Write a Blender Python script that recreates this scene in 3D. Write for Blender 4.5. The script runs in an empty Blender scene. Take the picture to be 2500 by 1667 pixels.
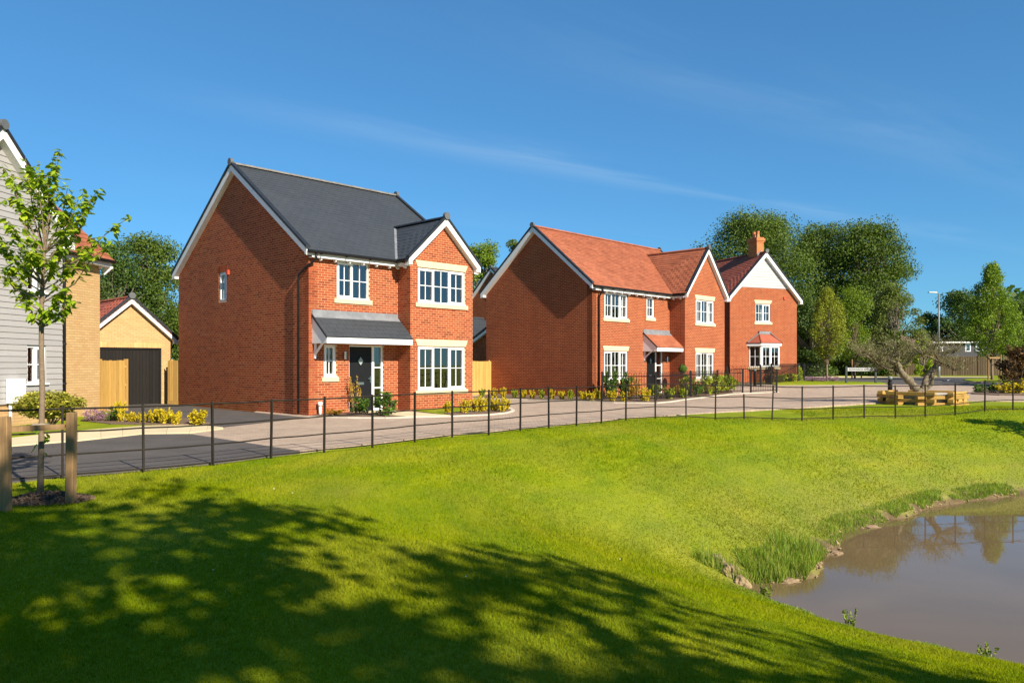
import bpy, bmesh, math, random
import numpy as np
from mathutils import Vector, Matrix, Quaternion, noise as mnoise

SC = bpy.context.scene
COL = SC.collection
R = math.radians

# ------------------------------------------------------------------ camera
CAMZ = 1.55
FPX, YH = 1875.2, 889.7            # focal length and horizon row, in photograph pixels
cam = bpy.data.cameras.new('camera')
cam.sensor_width = 36.0
cam.lens = 36.0 * FPX / 2500.0
cam.shift_y = (YH - 833.5) / 2500.0
cam.clip_start = 0.1
cam.clip_end = 5000
camo = bpy.data.objects.new('camera', cam)
camo.location = (0, 0, CAMZ)
camo.rotation_euler = (math.pi / 2, 0, 0)
COL.objects.link(camo)
SC.camera = camo

# ------------------------------------------------------------------ sky and sun
SUN_EL, SUN_AZ = 33.0, 140.9       # azimuth clockwise from +Y
world = bpy.data.worlds.new('World')
SC.world = world
world.use_nodes = True
wn = world.node_tree
bg = wn.nodes['Background']
sky = wn.nodes.new('ShaderNodeTexSky')
sky.sky_type = 'NISHITA'
sky.sun_disc = False
sky.sun_elevation = R(SUN_EL)
sky.sun_rotation = R(SUN_AZ)
sky.altitude = 0.0
sky.air_density = 1.0
sky.dust_density = 0.0
sky.ozone_density = 1.5
# thin high cirrus streaks in the sky
tc = wn.nodes.new('ShaderNodeTexCoord')
sep = wn.nodes.new('ShaderNodeSeparateXYZ')
wn.links.new(tc.outputs['Generated'], sep.inputs[0])
def wmath(op, a, b=None, clamp=False):
    n = wn.nodes.new('ShaderNodeMath'); n.operation = op; n.use_clamp = clamp
    for i, v in enumerate((a, b)):
        if v is None: continue
        if isinstance(v, (int, float)): n.inputs[i].default_value = v
        else: wn.links.new(v, n.inputs[i])
    return n.outputs[0]
zc = wmath('MAXIMUM', sep.outputs[2], 0.04)
cx = wmath('DIVIDE', sep.outputs[0], zc)
cy = wmath('DIVIDE', sep.outputs[1], zc)
ca, sa = math.cos(R(34)), math.sin(R(34))
uu = wmath('ADD', wmath('MULTIPLY', cx, ca), wmath('MULTIPLY', cy, sa))      # along the streaks
vv = wmath('SUBTRACT', wmath('MULTIPLY', cy, ca), wmath('MULTIPLY', cx, sa))  # across them
comb = wn.nodes.new('ShaderNodeCombineXYZ')
wn.links.new(wmath('MULTIPLY', uu, 0.45), comb.inputs[0]); wn.links.new(wmath('MULTIPLY', vv, 2.2), comb.inputs[1])
nz = wn.nodes.new('ShaderNodeTexNoise')
nz.inputs['Scale'].default_value = 1.0; nz.inputs['Detail'].default_value = 7
nz.inputs['Roughness'].default_value = 0.6; nz.inputs['Distortion'].default_value = 0.4
wn.links.new(comb.outputs[0], nz.inputs[0])
wave = wmath('MULTIPLY', wmath('SUBTRACT', nz.outputs[0], 0.5), 0.55)
def band(v0, w, k):
    d = wmath('DIVIDE', wmath('SUBTRACT', wmath('ADD', vv, wave), v0), w)
    return wmath('MULTIPLY', wmath('POWER', 2.718, wmath('MULTIPLY', wmath('MULTIPLY', d, d), -1.0)), k)
rampn = wn.nodes.new('ShaderNodeValToRGB')
rampn.color_ramp.elements[0].position = 0.36; rampn.color_ramp.elements[0].color = (0, 0, 0, 1)
rampn.color_ramp.elements[1].position = 0.66; rampn.color_ramp.elements[1].color = (1, 1, 1, 1)
wn.links.new(nz.outputs[0], rampn.inputs[0])
fade = wmath('MULTIPLY', wmath('SUBTRACT', sep.outputs[2], 0.08, True), 6.0, True)
streak = wmath('ADD', wmath('ADD', band(3.08, 0.17, 0.23), band(1.9, 0.22, 0.09)), band(4.6, 0.3, 0.06))
wfac = wmath('MULTIPLY', wmath('MULTIPLY', wmath('MULTIPLY', streak, rampn.outputs[0]), fade), wmath('DIVIDE', wmath('SUBTRACT', uu, 0.35), 1.7, True))
wmix = wn.nodes.new('ShaderNodeMix'); wmix.data_type = 'RGBA'
wn.links.new(wfac, wmix.inputs[0])
gm = wn.nodes.new('ShaderNodeGamma'); gm.inputs[1].default_value = 0.68      # clear, even spring sky
wn.links.new(sky.outputs[0], gm.inputs[0])
hs = wn.nodes.new('ShaderNodeMix'); hs.data_type = 'RGBA'; hs.blend_type = 'MULTIPLY'; hs.inputs[0].default_value = 1.0
wn.links.new(gm.outputs[0], hs.inputs[6]); hs.inputs[7].default_value = (0.29, 0.70, 1.08, 1)
wn.links.new(hs.outputs[2], wmix.inputs[6])
wmix.inputs[7].default_value = (3.2, 4.0, 4.4, 1)
wn.links.new(wmix.outputs[2], bg.inputs[0])
bg.inputs[1].default_value = 0.114

tosun = Vector((math.sin(R(SUN_AZ)) * math.cos(R(SUN_EL)), math.cos(R(SUN_AZ)) * math.cos(R(SUN_EL)), math.sin(R(SUN_EL))))
sl = bpy.data.lights.new('sun', 'SUN')
sl.energy = 5.0
sl.angle = R(0.53)
sl.color = (1.0, 0.91, 0.76)
so = bpy.data.objects.new('sun', sl)
so.rotation_euler = tosun.to_track_quat('Z', 'Y').to_euler()
COL.objects.link(so)

SC.view_settings.view_transform = 'Standard'
SC.view_settings.look = 'None'
SC.view_settings.gamma = 1.0
SC.view_settings.exposure = 0.92
SC.view_settings.use_curve_mapping = False
SC.render.engine = 'CYCLES'
SC.cycles.max_bounces = 6
SC.cycles.transparent_max_bounces = 12
SC.cycles.use_denoising = True

# ------------------------------------------------------------------ helpers
def tag(o, label=None, cat=None, group=None, kind=None):
    if label: o['label'] = label
    if cat: o['category'] = cat
    if group: o['group'] = group
    if kind: o['kind'] = kind
    return o

def empty(name, loc=(0, 0, 0), rz=0.0, parent=None):
    o = bpy.data.objects.new(name, None)
    o.empty_display_size = 0.2
    o.location = loc
    o.rotation_euler = (0, 0, rz)
    COL.objects.link(o)
    if parent: o.parent = parent
    return o

def link(name, me, parent=None, loc=None):
    o = bpy.data.objects.new(name, me)
    if loc is not None: o.location = loc
    if parent is not None: o.parent = parent
    COL.objects.link(o)
    return o

class Fr:
    """a wall frame: s along the wall, o outwards, z up (house coordinates)"""
    def __init__(self, org, S, O):
        self.org = Vector(org); self.S = Vector(S); self.O = Vector(O)
    def __call__(self, s, o, z):
        p = self.org + self.S * s + self.O * o
        return (p.x, p.y, p.z + z)

WORLD = Fr((0, 0, 0), (1, 0, 0), (0, 1, 0))

class MB:
    def __init__(self): self.v = []; self.f = []
    def hexa(self, c):
        b = len(self.v); self.v += c
        self.f += [tuple(b + i for i in q) for q in ((0, 3, 2, 1), (4, 5, 6, 7), (0, 1, 5, 4), (1, 2, 6, 5), (2, 3, 7, 6), (3, 0, 4, 7))]
    def box(self, x0, x1, y0, y1, z0, z1, fr=WORLD):
        self.hexa([fr(x0, y0, z0), fr(x1, y0, z0), fr(x1, y1, z0), fr(x0, y1, z0),
                   fr(x0, y0, z1), fr(x1, y0, z1), fr(x1, y1, z1), fr(x0, y1, z1)])
    def poly(self, pts, o0, o1, fr=WORLD):
        """polygon in the (s, z) plane, extruded from o0 to o1"""
        n = len(pts); b = len(self.v)
        self.v += [fr(s, o0, z) for s, z in pts] + [fr(s, o1, z) for s, z in pts]
        self.f.append(tuple(range(b, b + n))); self.f.append(tuple(range(b + 2 * n - 1, b + n - 1, -1)))
        for i in range(n):
            j = (i + 1) % n
            self.f.append((b + i, b + n + i, b + n + j, b + j))
    def slab(self, pts, z0, z1):
        """flat polygon (x, y) between two heights (numbers or functions)"""
        n = len(pts); b = len(self.v)
        fz = lambda z, p: z(p[0], p[1]) if callable(z) else z
        self.v += [(p[0], p[1], fz(z0, p)) for p in pts] + [(p[0], p[1], fz(z1, p)) for p in pts]
        self.f.append(tuple(range(b, b + n))); self.f.append(tuple(range(b + n, b + 2 * n)))
        for i in range(n):
            j = (i + 1) % n
            self.f.append((b + i, b + j, b + n + j, b + n + i))
    def tube(self, pts, rad, n=6, cap=True):
        pts = [Vector(p) for p in pts]
        if isinstance(rad, (int, float)): rad = [rad] * len(pts)
        b = len(self.v); up = Vector((0.13, 0.27, 1)).normalized()
        for i, p in enumerate(pts):
            d = (pts[min(i + 1, len(pts) - 1)] - pts[max(i - 1, 0)])
            d = d.normalized() if d.length > 1e-9 else Vector((0, 0, 1))
            a = d.cross(up)
            if a.length < 1e-3: a = d.cross(Vector((1, 0, 0)))
            a.normalize(); c = d.cross(a)
            for k in range(n):
                t = 2 * math.pi * k / n
                q = p + (a * math.cos(t) + c * math.sin(t)) * rad[i]
                self.v.append((q.x, q.y, q.z))
        for i in range(len(pts) - 1):
            for k in range(n):
                k2 = (k + 1) % n
                self.f.append((b + i * n + k, b + i * n + k2, b + (i + 1) * n + k2, b + (i + 1) * n + k))
        if cap:
            self.f.append(tuple(b + k for k in range(n - 1, -1, -1)))
            e = b + (len(pts) - 1) * n
            self.f.append(tuple(e + k for k in range(n)))
    def lathe(self, prof, n=14, c=(0, 0, 0)):
        b = len(self.v)
        for r, z in prof:
            for k in range(n):
                t = 2 * math.pi * k / n
                self.v.append((c[0] + r * math.cos(t), c[1] + r * math.sin(t), c[2] + z))
        for i in range(len(prof) - 1):
            for k in range(n):
                k2 = (k + 1) % n
                self.f.append((b + i * n + k, b + i * n + k2, b + (i + 1) * n + k2, b + (i + 1) * n + k))
        self.f.append(tuple(b + k for k in range(n - 1, -1, -1)))
        e = b + (len(prof) - 1) * n
        self.f.append(tuple(e + k for k in range(n)))
    def mesh(self, name, mat, smooth=False, bevel=0.0):
        me = bpy.data.meshes.new(name)
        me.from_pydata(self.v, [], self.f)
        bm = bmesh.new(); bm.from_mesh(me)
        bmesh.ops.recalc_face_normals(bm, faces=bm.faces)
        if bevel:
            bmesh.ops.bevel(bm, geom=bm.edges[:], offset=bevel, segments=1, affect='EDGES', profile=0.5)
        bm.to_mesh(me); bm.free()
        if smooth: me.polygons.foreach_set('use_smooth', [True] * len(me.polygons))
        me.materials.append(mat)
        return me
    def build(self, name, mat, parent=None, smooth=False, bevel=0.0):
        return link(name, self.mesh(name, mat, smooth, bevel), parent)

def np_mesh(name, V, Fa, mat, smooth=False):
    """V (n,3), Fa (m,k) arrays"""
    me = bpy.data.meshes.new(name)
    V = np.ascontiguousarray(V, dtype=np.float32); Fa = np.ascontiguousarray(Fa, dtype=np.int32)
    m, k = Fa.shape
    me.vertices.add(len(V)); me.vertices.foreach_set('co', V.ravel())
    me.loops.add(m * k); me.loops.foreach_set('vertex_index', Fa.ravel())
    me.polygons.add(m); me.polygons.foreach_set('loop_start', np.arange(0, m * k, k, dtype=np.int32))
    me.polygons.foreach_set('loop_total', np.full(m, k, dtype=np.int32))
    me.polygons.foreach_set('use_smooth', np.full(m, smooth, dtype=bool))
    me.update(calc_edges=True)
    me.materials.append(mat)
    return me

# ground plane of the road, and reading a ground position off the survey photograph
def sstep(t):
    t = np.clip(t, 0, 1); return t * t * (3 - 2 * t)
def Gv(x, y):
    """ground level of the streets: a gentle slope, rising beyond the second house"""
    return -0.05 + 0.0035 * np.clip(x, -40, 70) + 0.0025 * np.minimum(y, 100) + 0.30 * sstep((y - 37.0) / 8.0) * sstep((x - 9.0) / 4.5)
def G(x, y): return float(Gv(x, y))
def px(x, y, dz=0.0):
    a = (x - 1250) / FPX; b = (y - YH) / FPX
    Y = (CAMZ + 0.05 - dz) / (b + 0.0035 * a + 0.0025)
    for _ in range(40): Y = 0.5 * Y + 0.5 * (CAMZ - dz - G(a * Y, Y)) / b
    return (a * Y, Y)
def pxs(*pts): return [px(*p) for p in pts]
def at(x, y, Y): return Vector(((x - 1250) / FPX * Y, Y, CAMZ - (y - YH) / FPX * Y))

# ------------------------------------------------------------------ materials
def newmat(name):
    m = bpy.data.materials.new(name); m.use_nodes = True
    return m, m.node_tree, m.node_tree.nodes['Principled BSDF']
def nmath(nt, op, a, b=None, clamp=False):
    n = nt.nodes.new('ShaderNodeMath'); n.operation = op; n.use_clamp = clamp
    for i, v in enumerate((a, b)):
        if v is None: continue
        if isinstance(v, (int, float)): n.inputs[i].default_value = v
        else: nt.links.new(v, n.inputs[i])
    return n.outputs[0]
def nnoise(nt, scale, detail=3, rough=0.55, vec=None, stretch=None, coord='Object', dist=0.0):
    if vec is None:
        if coord == 'World': vec = nt.nodes.new('ShaderNodeNewGeometry').outputs['Position']
        else: vec = nt.nodes.new('ShaderNodeTexCoord').outputs[coord]
    if stretch:
        mpn = nt.nodes.new('ShaderNodeMapping'); mpn.inputs['Scale'].default_value = stretch
        nt.links.new(vec, mpn.inputs[0]); vec = mpn.outputs[0]
    n = nt.nodes.new('ShaderNodeTexNoise')
    n.inputs['Scale'].default_value = scale; n.inputs['Detail'].default_value = detail
    n.inputs['Roughness'].default_value = rough; n.inputs['Distortion'].default_value = dist
    nt.links.new(vec, n.inputs['Vector'])
    return n.outputs[0]
def nramp(nt, fac, stops):
    r = nt.nodes.new('ShaderNodeValToRGB'); e = r.color_ramp.elements
    while len(e) > len(stops): e.remove(e[-1])
    while len(e) < len(stops): e.new(0.5)
    for k, (p, c) in zip(e, stops):
        k.position = p; k.color = (*c, 1) if len(c) == 3 else c
    nt.links.new(fac, r.inputs[0])
    return r.outputs[0]
def nmix(nt, fac, a, b, mode='MIX'):
    m = nt.nodes.new('ShaderNodeMix'); m.data_type = 'RGBA'; m.blend_type = mode
    for i, v in ((0, fac), (6, a), (7, b)):
        if isinstance(v, (int, float)): m.inputs[i].default_value = v
        elif isinstance(v, tuple): m.inputs[i].default_value = (*v, 1) if len(v) == 3 else v
        else: nt.links.new(v, m.inputs[i])
    return m.outputs[2]
def nbump(nt, bsdf, h, strength=0.3, dist=0.01):
    b = nt.nodes.new('ShaderNodeBump'); b.inputs['Strength'].default_value = strength
    b.inputs['Distance'].default_value = dist
    nt.links.new(h, b.inputs['Height']); nt.links.new(b.outputs[0], bsdf.inputs['Normal'])
def nrandom(nt):
    """one random number for each piece, joined or single"""
    g = nt.nodes.new('ShaderNodeNewGeometry'); o = nt.nodes.new('ShaderNodeObjectInfo')
    s = nmath(nt, 'ADD', g.outputs['Random Per Island'], o.outputs['Random'])
    return nmath(nt, 'FRACT', s)

def simple(name, c1, c2=None, scale=6.0, rough=0.6, bump=0.0, bscale=40.0, spec=0.4, metal=0.0, stretch=None, piece=0.0, coord='Object'):
    m, nt, b = newmat(name)
    c2 = c2 or c1
    col = nramp(nt, nnoise(nt, scale, 4, stretch=stretch, coord=coord), [(0.3, c1), (0.7, c2)])
    if piece:
        r = nrandom(nt)
        col = nmix(nt, 1.0, col, nramp(nt, r, [(0.0, (1 - piece,) * 3), (1.0, (1 + piece,) * 3)]), 'MULTIPLY')
    nt.links.new(col, b.inputs['Base Color'])
    b.inputs['Roughness'].default_value = rough
    b.inputs['Specular IOR Level'].default_value = spec
    b.inputs['Metallic'].default_value = metal
    if bump: nbump(nt, b, nnoise(nt, bscale, 5, stretch=stretch, coord=coord), bump, 0.01)
    return m

def brick_pieces(name, cols, dirt=(0.2, 0.06, 0.03)):
    m, nt, b = newmat(name)
    col = nramp(nt, nrandom(nt), cols)
    blot = nnoise(nt, 0.7, 5, 0.65, coord='World')
    col = nmix(nt, nmath(nt, 'MULTIPLY', nramp(nt, blot, [(0.42, (0, 0, 0)), (0.75, (1, 1, 1))]), 0.35), col, dirt)
    fine = nnoise(nt, 60, 4, coord='World')
    col = nmix(nt, 0.35, col, nramp(nt, fine, [(0.3, (0.45,) * 3), (0.7, (1.3,) * 3)]), 'MULTIPLY')
    nt.links.new(col, b.inputs['Base Color'])
    b.inputs['Roughness'].default_value = 0.85; b.inputs['Specular IOR Level'].default_value = 0.2
    nbump(nt, b, fine, 0.35, 0.004)
    return m

def brick_tex(name, c1, c2, mortar, dark, ms=0.006, bumps=0.6):
    """running-bond brickwork laid by wall direction, for walls too far to lay brick by brick"""
    m, nt, b = newmat(name)
    t = nt.nodes.new('ShaderNodeTexCoord')
    sp = nt.nodes.new('ShaderNodeSeparateXYZ'); nt.links.new(t.outputs['Object'], sp.inputs[0])
    sn = nt.nodes.new('ShaderNodeSeparateXYZ'); nt.links.new(t.outputs['Normal'], sn.inputs[0])
    side = nmath(nt, 'GREATER_THAN', nmath(nt, 'ABSOLUTE', sn.outputs[0]), 0.7)
    u = nmath(nt, 'ADD', nmath(nt, 'MULTIPLY', sp.outputs[0], nmath(nt, 'SUBTRACT', 1.0, side)), nmath(nt, 'MULTIPLY', sp.outputs[1], side))
    cb = nt.nodes.new('ShaderNodeCombineXYZ'); nt.links.new(u, cb.inputs[0]); nt.links.new(sp.outputs[2], cb.inputs[1])
    br = nt.nodes.new('ShaderNodeTexBrick')
    br.inputs['Scale'].default_value = 1.0; br.inputs['Brick Width'].default_value = 0.225
    br.inputs['Row Height'].default_value = 0.075; br.inputs['Mortar Size'].default_value = ms
    br.inputs['Mortar Smooth'].default_value = 0.1; br.inputs['Bias'].default_value = 0.0
    br.inputs['Color1'].default_value = (*c1, 1); br.inputs['Color2'].default_value = (*c2, 1)
    br.inputs['Mortar'].default_value = (*mortar, 1)
    nt.links.new(cb.outputs[0], br.inputs['Vector'])
    col = br.outputs['Color']
    blot = nnoise(nt, 1.3, 4)
    col = nmix(nt, nmath(nt, 'MULTIPLY', nramp(nt, blot, [(0.4, (0, 0, 0)), (0.75, (1, 1, 1))]), 0.4), col, dark)
    fine = nnoise(nt, 45, 4)
    col = nmix(nt, 0.3, col, nramp(nt, fine, [(0.3, (0.5,) * 3), (0.7, (1.3,) * 3)]), 'MULTIPLY')
    nt.links.new(col, b.inputs['Base Color'])
    b.inputs['Roughness'].default_value = 0.88; b.inputs['Specular IOR Level'].default_value = 0.2
    nbump(nt, b, nmath(nt, 'SUBTRACT', 1.0, br.outputs['Fac']), bumps, 0.012)
    return m

def leafmat(name, dark, mid, light, trans=0.35, patch=0.7, rough=0.5):
    m, nt, b = newmat(name)
    r = nrandom(nt)
    col = nramp(nt, r, [(0.0, dark), (0.55, mid), (1.0, light)])
    pn = nnoise(nt, patch, 3)
    col = nmix(nt, 0.55, col, nramp(nt, pn, [(0.3, (0.6,) * 3), (0.7, (1.35,) * 3)]), 'MULTIPLY')
    nt.links.new(col, b.inputs['Base Color'])
    b.inputs['Roughness'].default_value = rough; b.inputs['Specular IOR Level'].default_value = 0.3
    tr = nt.nodes.new('ShaderNodeBsdfTranslucent')
    nt.links.new(nmix(nt, 1.0, col, (1.1, 1.25, 0.5), 'MULTIPLY'), tr.inputs[0])
    mx = nt.nodes.new('ShaderNodeMixShader'); mx.inputs[0].default_value = trans
    nt.links.new(b.outputs[0], mx.inputs[1]); nt.links.new(tr.outputs[0], mx.inputs[2])
    nt.links.new(mx.outputs[0], nt.nodes['Material Output'].inputs[0])
    return m

def glassmat():
    m, nt, b = newmat('window_glass')
    nt.nodes.remove(b)
    t = nt.nodes.new('ShaderNodeBsdfTransparent'); t.inputs[0].default_value = (0.80, 0.84, 0.82, 1)
    g = nt.nodes.new('ShaderNodeBsdfGlossy'); g.inputs['Roughness'].default_value = 0.015
    f = nt.nodes.new('ShaderNodeFresnel'); f.inputs[0].default_value = 1.55
    fac = nmath(nt, 'ADD', nmath(nt, 'MULTIPLY', f.outputs[0], 1.9), 0.11, True)
    bn = nt.nodes.new('ShaderNodeBump'); bn.inputs['Strength'].default_value = 0.04; bn.inputs['Distance'].default_value = 0.05
    nt.links.new(nnoise(nt, 1.5, 2), bn.inputs['Height']); nt.links.new(bn.outputs[0], g.inputs['Normal'])
    mx = nt.nodes.new('ShaderNodeMixShader'); nt.links.new(fac, mx.inputs[0])
    nt.links.new(t.outputs[0], mx.inputs[1]); nt.links.new(g.outputs[0], mx.inputs[2])
    nt.links.new(mx.outputs[0], nt.nodes['Material Output'].inputs[0])
    return m

M = {}
M['mortar'] = simple('mortar', (0.50, 0.30, 0.155), (0.56, 0.35, 0.19), 8, 0.9, 0.3, 60)
M['brick'] = brick_pieces('red_brick', [(0.0, (0.19, 0.034, 0.012)), (0.25, (0.27, 0.052, 0.017)), (0.7, (0.325, 0.067, 0.021)), (1.0, (0.31, 0.088, 0.031))])
M['redbrick'] = brick_tex('red_brickwork', (0.34, 0.071, 0.022), (0.235, 0.046, 0.016), (0.52, 0.31, 0.165), (0.23, 0.050, 0.021), 0.006)
M['buffbrick'] = brick_tex('buff_brickwork', (0.54, 0.365, 0.170), (0.47, 0.30, 0.13), (0.38, 0.275, 0.15), (0.48, 0.25, 0.115), 0.004, 0.8)
M['orangebrick'] = brick_tex('orange_brickwork', (0.52, 0.17, 0.045), (0.42, 0.125, 0.036), (0.6, 0.36, 0.2), (0.4, 0.12, 0.04))
M['slate'] = simple('grey_slate', (0.039, 0.044, 0.050), (0.045, 0.050, 0.057), 1.0, 0.6, 0.12, 30, 0.3, piece=0.04, coord='World')
M['tile'] = simple('red_tile', (0.2668, 0.081, 0.0396), (0.3404, 0.1122, 0.0552), 2.0, 0.75, 0.25, 30, 0.25, piece=0.12, coord='World')
M['tile_dark'] = simple('plum_tile', (0.32, 0.088, 0.050), (0.26, 0.068, 0.040), 2.0, 0.75, 0.25, 30, 0.25, piece=0.12, coord='World')
M['ridge_grey'] = simple('grey_ridge', (0.12, 0.11, 0.10), (0.20, 0.18, 0.15), 5, 0.8, 0.2, 30)
M['verge'] = simple('dark_verge', (0.016, 0.018, 0.022), (0.024, 0.027, 0.031), 5, 0.5, spec=0.3)
M['capgrey'] = simple('grey_cap', (0.085, 0.09, 0.095), (0.11, 0.115, 0.12), 5, 0.6)
M['white'] = simple('white_paint', (0.80, 0.80, 0.79), (0.74, 0.74, 0.73), 3, 0.45, spec=0.4)
M['upvc'] = simple('white_upvc', (0.83, 0.83, 0.82), (0.80, 0.80, 0.79), 5, 0.3, spec=0.5)
M['stone'] = simple('cream_stone', (0.6624, 0.5244, 0.322), (0.6072, 0.4692, 0.276), 7, 0.85, 0.15, 70)
M['black'] = simple('black_plastic', (0.008, 0.008, 0.009), (0.012, 0.012, 0.013), 8, 0.4, spec=0.25)
M['blackmetal'] = simple('black_metal', (0.008, 0.008, 0.008), (0.013, 0.012, 0.011), 10, 0.5, 0.1, 60, 0.2)
M['fencemetal'] = simple('estate_fence_paint', (0.013, 0.010, 0.007), (0.024, 0.018, 0.012), 6, 0.6, 0.15, 60, 0.2)
M['lead'] = simple('lead_flashing', (0.15, 0.155, 0.165), (0.22, 0.225, 0.235), 4, 0.5, 0.15, 18)
M['door'] = simple('black_door', (0.007, 0.008, 0.009), (0.011, 0.012, 0.013), 6, 0.45, 0.1, 30, 0.2, stretch=(6, 6, 0.5))
M['chrome'] = simple('brushed_steel', (0.55, 0.55, 0.55), (0.65, 0.65, 0.65), 9, 0.25, metal=1.0)
M['cladding'] = simple('grey_cladding', (0.3128, 0.299, 0.2898), (0.3496, 0.3358, 0.322), 3, 0.7, 0.2, 12, stretch=(1, 1, 18), piece=0.05)
M['cladwhite'] = simple('white_cladding', (0.40, 0.385, 0.38), (0.45, 0.435, 0.43), 3, 0.7, 0.15, 12, stretch=(1, 1, 18), piece=0.03)
M['fencewood'] = simple('new_timber', (0.43, 0.235, 0.055), (0.52, 0.315, 0.09), 3, 0.75, 0.3, 10, stretch=(14, 14, 0.8), piece=0.16)
M['oldwood'] = simple('weathered_timber', (0.085, 0.056, 0.028), (0.125, 0.085, 0.045), 3, 0.85, 0.3, 10, stretch=(14, 14, 0.8), piece=0.25)
M['stake'] = simple('stake_timber', (0.22, 0.125, 0.05), (0.30, 0.18, 0.078), 3, 0.8, 0.3, 10, stretch=(14, 14, 0.8), piece=0.15)
M['sleeper'] = simple('sleeper_timber', (0.368, 0.207, 0.0414), (0.4416, 0.2668, 0.0644), 4, 0.8, 0.25, 14, piece=0.16)
M['garage'] = simple('black_garage_door', (0.009, 0.0075, 0.0065), (0.014, 0.012, 0.010), 4, 0.5, 0.2, 12, 0.2, stretch=(16, 16, 0.6), piece=0.2)
M['interior'] = simple('plastered_room', (0.62, 0.60, 0.55), (0.66, 0.64, 0.58), 2, 0.9)
M['carpet'] = simple('room_floor', (0.16, 0.145, 0.125), (0.20, 0.18, 0.155), 9, 0.95)
M['curtain'] = simple('pale_curtain', (0.62, 0.60, 0.55), (0.70, 0.68, 0.63), 20, 0.9, stretch=(10, 10, 0.3))
M['glass'] = glassmat()
M['blockedglass'] = simple('obscured_glass', (0.25, 0.31, 0.31), (0.30, 0.36, 0.35), 8, 0.12, spec=0.6)
M['redvent'] = simple('red_vent', (0.55, 0.05, 0.02), None, 4, 0.6)
M['terracotta'] = simple('terracotta_pot', (0.60, 0.17, 0.06), (0.66, 0.22, 0.08), 6, 0.7)
M['bark'] = simple('young_bark', (0.13, 0.085, 0.05), (0.26, 0.19, 0.125), 6, 0.85, 0.5, 14, stretch=(5, 5, 26))
M['darkbark'] = simple('oak_bark', (0.10, 0.085, 0.06), (0.19, 0.16, 0.12), 4, 0.9, 0.5, 12, stretch=(3, 3, 1))
M['olivebark'] = simple('olive_bark', (0.08, 0.06, 0.038), (0.22, 0.175, 0.11), 5, 0.9, 0.7, 14, stretch=(3, 3, 1))
M['mulch'] = simple('bark_mulch', (0.085, 0.052, 0.032), (0.19, 0.125, 0.082), 30, 0.95, 0.9, 60)
M['soil'] = simple('clay_soil', (0.15, 0.10, 0.055), (0.27, 0.19, 0.11), 9, 0.95, 0.8, 14)
M['clay'] = simple('pale_clay', (0.20, 0.14, 0.07), (0.29, 0.21, 0.11), 9, 0.95, 0.8, 20)
M['gravel'] = simple('pale_gravel', (0.36, 0.31, 0.24), (0.55, 0.49, 0.40), 50, 0.95, 0.8, 90)
M['galv'] = simple('galvanised_steel', (0.16, 0.18, 0.18), (0.20, 0.225, 0.225), 7, 0.5, metal=0.3)
M['greycol'] = simple('grey_render', (0.05, 0.05, 0.054), (0.065, 0.065, 0.07), 3, 0.8)
M['kerb'] = simple('kerb_stone', (0.46, 0.414, 0.3312), (0.552, 0.4968, 0.4048), 6, 0.9, 0.2, 50, piece=0.08)
M['kerbgrey'] = simple('grey_kerb_stone', (0.30, 0.29, 0.27), (0.38, 0.36, 0.33), 6, 0.9, 0.2, 50, piece=0.08)
M['path'] = simple('cream_paving', (0.6072, 0.4968, 0.3036), (0.5336, 0.4324, 0.2668), 2.5, 0.9, 0.2, 50, piece=0.08)
M['pathgrey'] = simple('footway_asphalt', (0.26, 0.225, 0.19), (0.32, 0.28, 0.24), 4, 0.9, 0.3, 80)
M['asphalt'] = simple('asphalt', (0.068, 0.060, 0.055), (0.095, 0.084, 0.077), 1.2, 0.85, 0.5, 110, 0.3)
M['roadpaint'] = simple('white_road_paint', (0.6, 0.6, 0.58), None, 10, 0.8)
M['sign'] = simple('white_sign_face', (0.42, 0.42, 0.40), None, 5, 0.5)
M['signblack'] = simple('sign_lettering', (0.01, 0.01, 0.01), None, 5, 0.6)
M['signgreen'] = simple('dark_green_post', (0.03, 0.045, 0.038), None, 5, 0.6)

def paving():
    m, nt, b = newmat('block_paving')
    t = nt.nodes.new('ShaderNodeTexCoord')
    mpn = nt.nodes.new('ShaderNodeMapping'); mpn.inputs['Rotation'].default_value = (0, 0, R(-46 + 45))
    nt.links.new(t.outputs['Object'], mpn.inputs[0])
    br = nt.nodes.new('ShaderNodeTexBrick')
    br.inputs['Scale'].default_value = 1.0; br.inputs['Brick Width'].default_value = 0.21; br.inputs['Row Height'].default_value = 0.105
    br.inputs['Mortar Size'].default_value = 0.005; br.inputs['Mortar Smooth'].default_value = 0.3
    br.inputs['Color1'].default_value = (0.43, 0.33, 0.25, 1); br.inputs['Color2'].default_value = (0.34, 0.255, 0.19, 1)
    br.inputs['Mortar'].default_value = (0.22, 0.165, 0.12, 1)
    nt.links.new(mpn.outputs[0], br.inputs['Vector'])
    col = nmix(nt, 0.5, br.outputs['Color'], nramp(nt, nnoise(nt, 0.45, 5), [(0.3, (0.78, 0.76, 0.74)), (0.7, (1.2, 1.16, 1.12))]), 'MULTIPLY')
    col = nmix(nt, 0.5, col, nramp(nt, nnoise(nt, 2.2, 5, stretch=(1, 5, 1)), [(0.35, (0.8,) * 3), (0.7, (1.15,) * 3)]), 'MULTIPLY')
    nt.links.new(col, b.inputs['Base Color'])
    b.inputs['Roughness'].default_value = 0.9; b.inputs['Specular IOR Level'].default_value = 0.25
    nbump(nt, b, nmath(nt, 'SUBTRACT', 1.0, br.outputs['Fac']), 0.5, 0.006)
    return m
M['paving'] = paving()

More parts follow.
